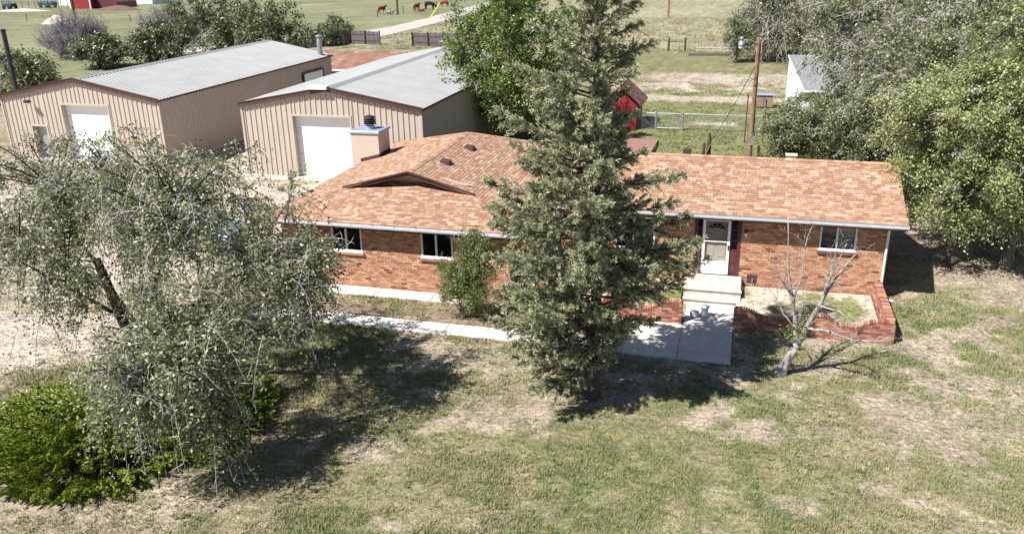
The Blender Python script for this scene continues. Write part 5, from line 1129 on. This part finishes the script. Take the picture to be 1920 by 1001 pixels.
broadleaf('leafy_tree', 'dark grey weeping tree at the far lawn edge', (3.0, 93.5, 0), (3.2, 93.5, 5.2), (5.0, 4, 4.6), M_elmgrey, M_barkdark, 48, nclump=110, tw=12, lpt=12, leaf=(.3, .15), fork=1.4, trunk_r=.3, dead=.3, droop=.8, clump_r=1.7, zmin=1.6, twr=.022, deadlen=1.2)
broadleaf('leafy_shrub', 'narrow grey green sapling left of the dark weeping tree', (-1.0, 91, 0), (-1.0, 91, 2.4), (1.4, 1.4, 2.2), M_elmgrey, M_barkdark, 49, nclump=34, tw=10, lpt=12, leaf=(.24, .13), fork=.6, trunk_r=.1, dead=.2, clump_r=.9, zmin=.3, twr=.015, cat='shrub')
broadleaf('leafy_tree', 'dense bright green tree beside the nearer workshop roof', (-13.6, 49.5, 0), (-13.6, 49.0, 5.2), (3.9, 4.0, 4.9), M_green, M_bark, 50, nclump=200, tw=12, lpt=24, leaf=(.17, .10), fork=1.2, trunk_r=.22, dead=.04, clump_r=.95, zmin=.4, twr=.012)
# trees and brush behind the far workshop
for i, (x, y, rx, h, lb) in enumerate(((-56.5, 84, 6.2, 7.8, 'large dark green round tree behind the far workshop roof'), (-49.0, 82, 4.2, 6.4, 'dark green tree nearest the flue pipe behind the far workshop'), (-63.5, 82, 3.0, 4.4, 'small green tree beside the grey brush'), (-57.6, 57.5, 2.8, 4.0, 'dark green bush at the black steel pole'), (-68, 78, 2.8, 3.4, 'dark green bush behind the far workshop ridge'))):
    broadleaf('far_tree', lb, (x, y, 0), (x, y, h * .55), (rx, rx * .8, h * .47), M_farleaf, M_barkdark, 70 + i, nclump=90 if rx > 4 else 50, tw=10, lpt=13, leaf=(.3, .18), fork=1, trunk_r=.22, dead=.12, clump_r=1.25, zmin=.3, twr=.02, group='trees behind the far workshop')
for i, (x, y, rx, h, lb) in enumerate(((-65, 87, 3.2, 5.0, 'bare grey brush between green trees behind the far workshop'), (-78, 86, 3.2, 3.8, 'bare grey brush beside the dark brown utility pole'))):
    broadleaf('grey_brush', lb, (x, y, 0), (x, y, h * .5), (rx, rx, h * .48), M_farleaf, M_brush, 80 + i, nclump=60, tw=26, lpt=1, leaf=(.2, .1), fork=.4, trunk_r=.1, dead=.97, droop=-.6, clump_r=1.3, zmin=.2, twr=.02, bare_mat=M_brush, cat='brush')
broadleaf('far_tree', 'small olive shrub at the gravel road near the flue pipe', (-57, 113, 0), (-57, 113, 1.3), (2.6, 2, 1.3), M_farleaf, M_barkdark, 90, nclump=34, tw=10, lpt=12, leaf=(.3, .18), fork=.3, trunk_r=.1, dead=.1, clump_r=.9, zmin=.1, twr=.015, cat='shrub')
broadleaf('far_tree', 'leafy vine shrub growing over the angled plank fence', (-53.2, 101.5, 0), (-53.0, 101.7, 1.4), (2.2, 1.6, 1.1), M_farleaf, M_barkdark, 91, nclump=30, tw=10, lpt=12, leaf=(.25, .16), fork=.3, trunk_r=.1, dead=.1, clump_r=.8, zmin=.1, twr=.015, cat='shrub')

# ------------------------------------------------------------------ grass: single blades in tufts, lawn and field
def grass(name, label, n, box, h, seed, wmul=1.0, blades=4, far=False):
    rg = np.random.default_rng(seed); n0 = n; n = n * 2; u = rg.random(n * 2); y = box[2] + (box[3] - box[2]) * (u ** (1.25 if not far else 1)); x = rg.uniform(box[0], box[1], n * 2)
    g, b, dr_, bed, tr_, ff, past = ground_fields(x, y)
    keep = rg.random(n * 2) < (.95 - .82 * b) * (1 - .93 * np.maximum(dr_, tr_)) * (1 - .55 * bed)
    solid = ((y > 22.47) & (y < 23.17) & (x > -15.6) & (x < -2.95)) | ((y > 22.42) & (y < 27.2) & (x > -2.93) & (x < .2)) | ((y > 24.88) & (y < 25.6) & (x > -14.6) & (x < -7)) | ((x > -16) & (x < -7.1) & (y > 25.5) & (y < 37.4)) | ((x > -7.3) & (x < 5.1) & (y > 28.3) & (y < 34.4)) | ((x > -6.2) & (x < 5.0) & (y > 24.8) & (y < 28.5)) | ((x > -25.7) & (x < -15.2) & (y > 38.7) & (y < 59.7)) | ((x > -42.3) & (x < -31.1) & (y > 39.6) & (y < 61.2))
    cl_ = sst(.40, .60, .6 * fbm(x, y, .42 * max(1, wmul * .5), 123, 2) + .4 * fbm(x, y, 1.3, 321, 2)); keep &= rg.random(n * 2) < .22 + .78 * cl_
    keep &= ~solid; x, y, g, ff, cl_ = x[keep][:n0], y[keep][:n0], g[keep][:n0], ff[keep][:n0], cl_[keep][:n0]; m_ = len(x)
    li = np.repeat(np.arange(m_), blades); N_ = len(li); th = rg.uniform(0, 2 * np.pi, N_); hh = h * rg.uniform(.45, 1.25, N_) * (.55 + .75 * cl_[li]); ln = rg.uniform(.3, 1.0, N_) * hh
    bx = x[li] + rg.normal(size=N_) * .035 * wmul; by = y[li] + rg.normal(size=N_) * .035 * wmul; w_ = rg.uniform(.006, .013, N_) * wmul
    px, py = -np.sin(th) * w_, np.cos(th) * w_; z0 = np.full(N_, -.02)
    V = np.stack([np.c_[bx - px, by - py, z0], np.c_[bx + px, by + py, z0], np.c_[bx + np.cos(th) * ln, by + np.sin(th) * ln, hh]], 1).reshape(-1, 3)
    gg = np.clip((g * (1 - .8 * ff))[li] * .62 + (rg.random(m_)[li] - .5) * .5 + .3 * cl_[li] - .02 + rg.normal(size=N_) * .12, 0, .999)
    o = npmesh(name, V, np.arange(N_ * 3).reshape(-1, 3), M_grass, rnd=gg * .98); kind(tag(o, label, 'grass'), 'stuff')
def weeds(n):
    rg = np.random.default_rng(77); x = rg.uniform(-20, 11, n * 2); y = 9.6 + 13 * rg.random(n * 2) ** 1.2
    g, b, dr_, bed, tr_, ff, past = ground_fields(x, y); keep = (rg.random(n * 2) < .25 + .6 * (1 - b)) & ~((y > 22.3) & (x < .5)) & (dr_ < .4)
    x, y, g = x[keep][:n], y[keep][:n], g[keep][:n]; m_ = len(x); bl = 34; li = np.repeat(np.arange(m_), bl); N_ = len(li); rad = rg.uniform(.05, .2, m_)[li]; hh = rg.uniform(.02, .065, m_)[li] * rg.uniform(.6, 1.2, N_)
    th = rg.uniform(0, 2 * np.pi, N_); q = rad * np.sqrt(rg.random(N_)); bx = x[li] + np.cos(th) * q; by = y[li] + np.sin(th) * q; w_ = rg.uniform(.008, .015, N_); a2 = th + rg.normal(size=N_) * .8
    px, py = -np.sin(a2) * w_, np.cos(a2) * w_; o_ = hh * .9
    V = np.stack([np.c_[bx - px, by - py, np.full(N_, .0)], np.c_[bx + px, by + py, np.full(N_, .0)], np.c_[bx + np.cos(a2) * o_, by + np.sin(a2) * o_, hh]], 1).reshape(-1, 3)
    gg = np.clip((.2 + .6 * g + (rg.random(m_) - .5) * .7)[li] + rg.normal(size=N_) * .08, 0, .999)
    kind(tag(npmesh('lawn_weeds', V, np.arange(N_ * 3).reshape(-1, 3), M_grass, rnd=gg), 'scattered low weed tufts in the patchy front lawn', 'weeds'), 'stuff')
M_grass = bpy.data.materials.new('grass_blade'); M_grass.use_nodes = True
_t = M_grass.node_tree; _a = _t.nodes.new('ShaderNodeAttribute'); _a.attribute_name = 'rnd'; _r = _t.nodes.new('ShaderNodeValToRGB'); _e = _r.color_ramp.elements
for k, (p, c) in enumerate(((0, (.40, .34, .235)), (.3, (.325, .29, .17)), (.55, (.265, .27, .12)), (.8, (.20, .24, .09)), (1, (.135, .195, .08)))):
    if k > 1: _e.new(.5)
for k, (p, c) in enumerate(((0, (.40, .34, .235)), (.3, (.325, .29, .17)), (.55, (.265, .27, .12)), (.8, (.20, .24, .09)), (1, (.135, .195, .08)))):
    _e[k].position = p; _e[k].color = (*c, 1)
_t.links.new(_a.outputs['Fac'], _r.inputs[0]); _t.links.new(_r.outputs[0], _t.nodes['Principled BSDF'].inputs['Base Color'])
_t.nodes['Principled BSDF'].inputs['Roughness'].default_value = .8; _t.nodes['Principled BSDF'].inputs['Specular IOR Level'].default_value = .15
grass('lawn_grass', 'patchy short lawn grass before the brick house', 125000, (-21, 12, 9.5, 27), .07, 1)
weeds(5200)
grass('side_grass', 'thin grass beside and around the house', 22000, (-30, 14, 27, 48), .07, 2, 1.5)
grass('back_grass', 'green lawn grass behind the house', 26000, (-16, 10, 38, 84), .08, 3, 2.6, far=True)
grass('field_grass', 'tall dry grass in the field beyond the fences', 24000, (-50, 14, 99, 150), .14, 4, 4, far=True)
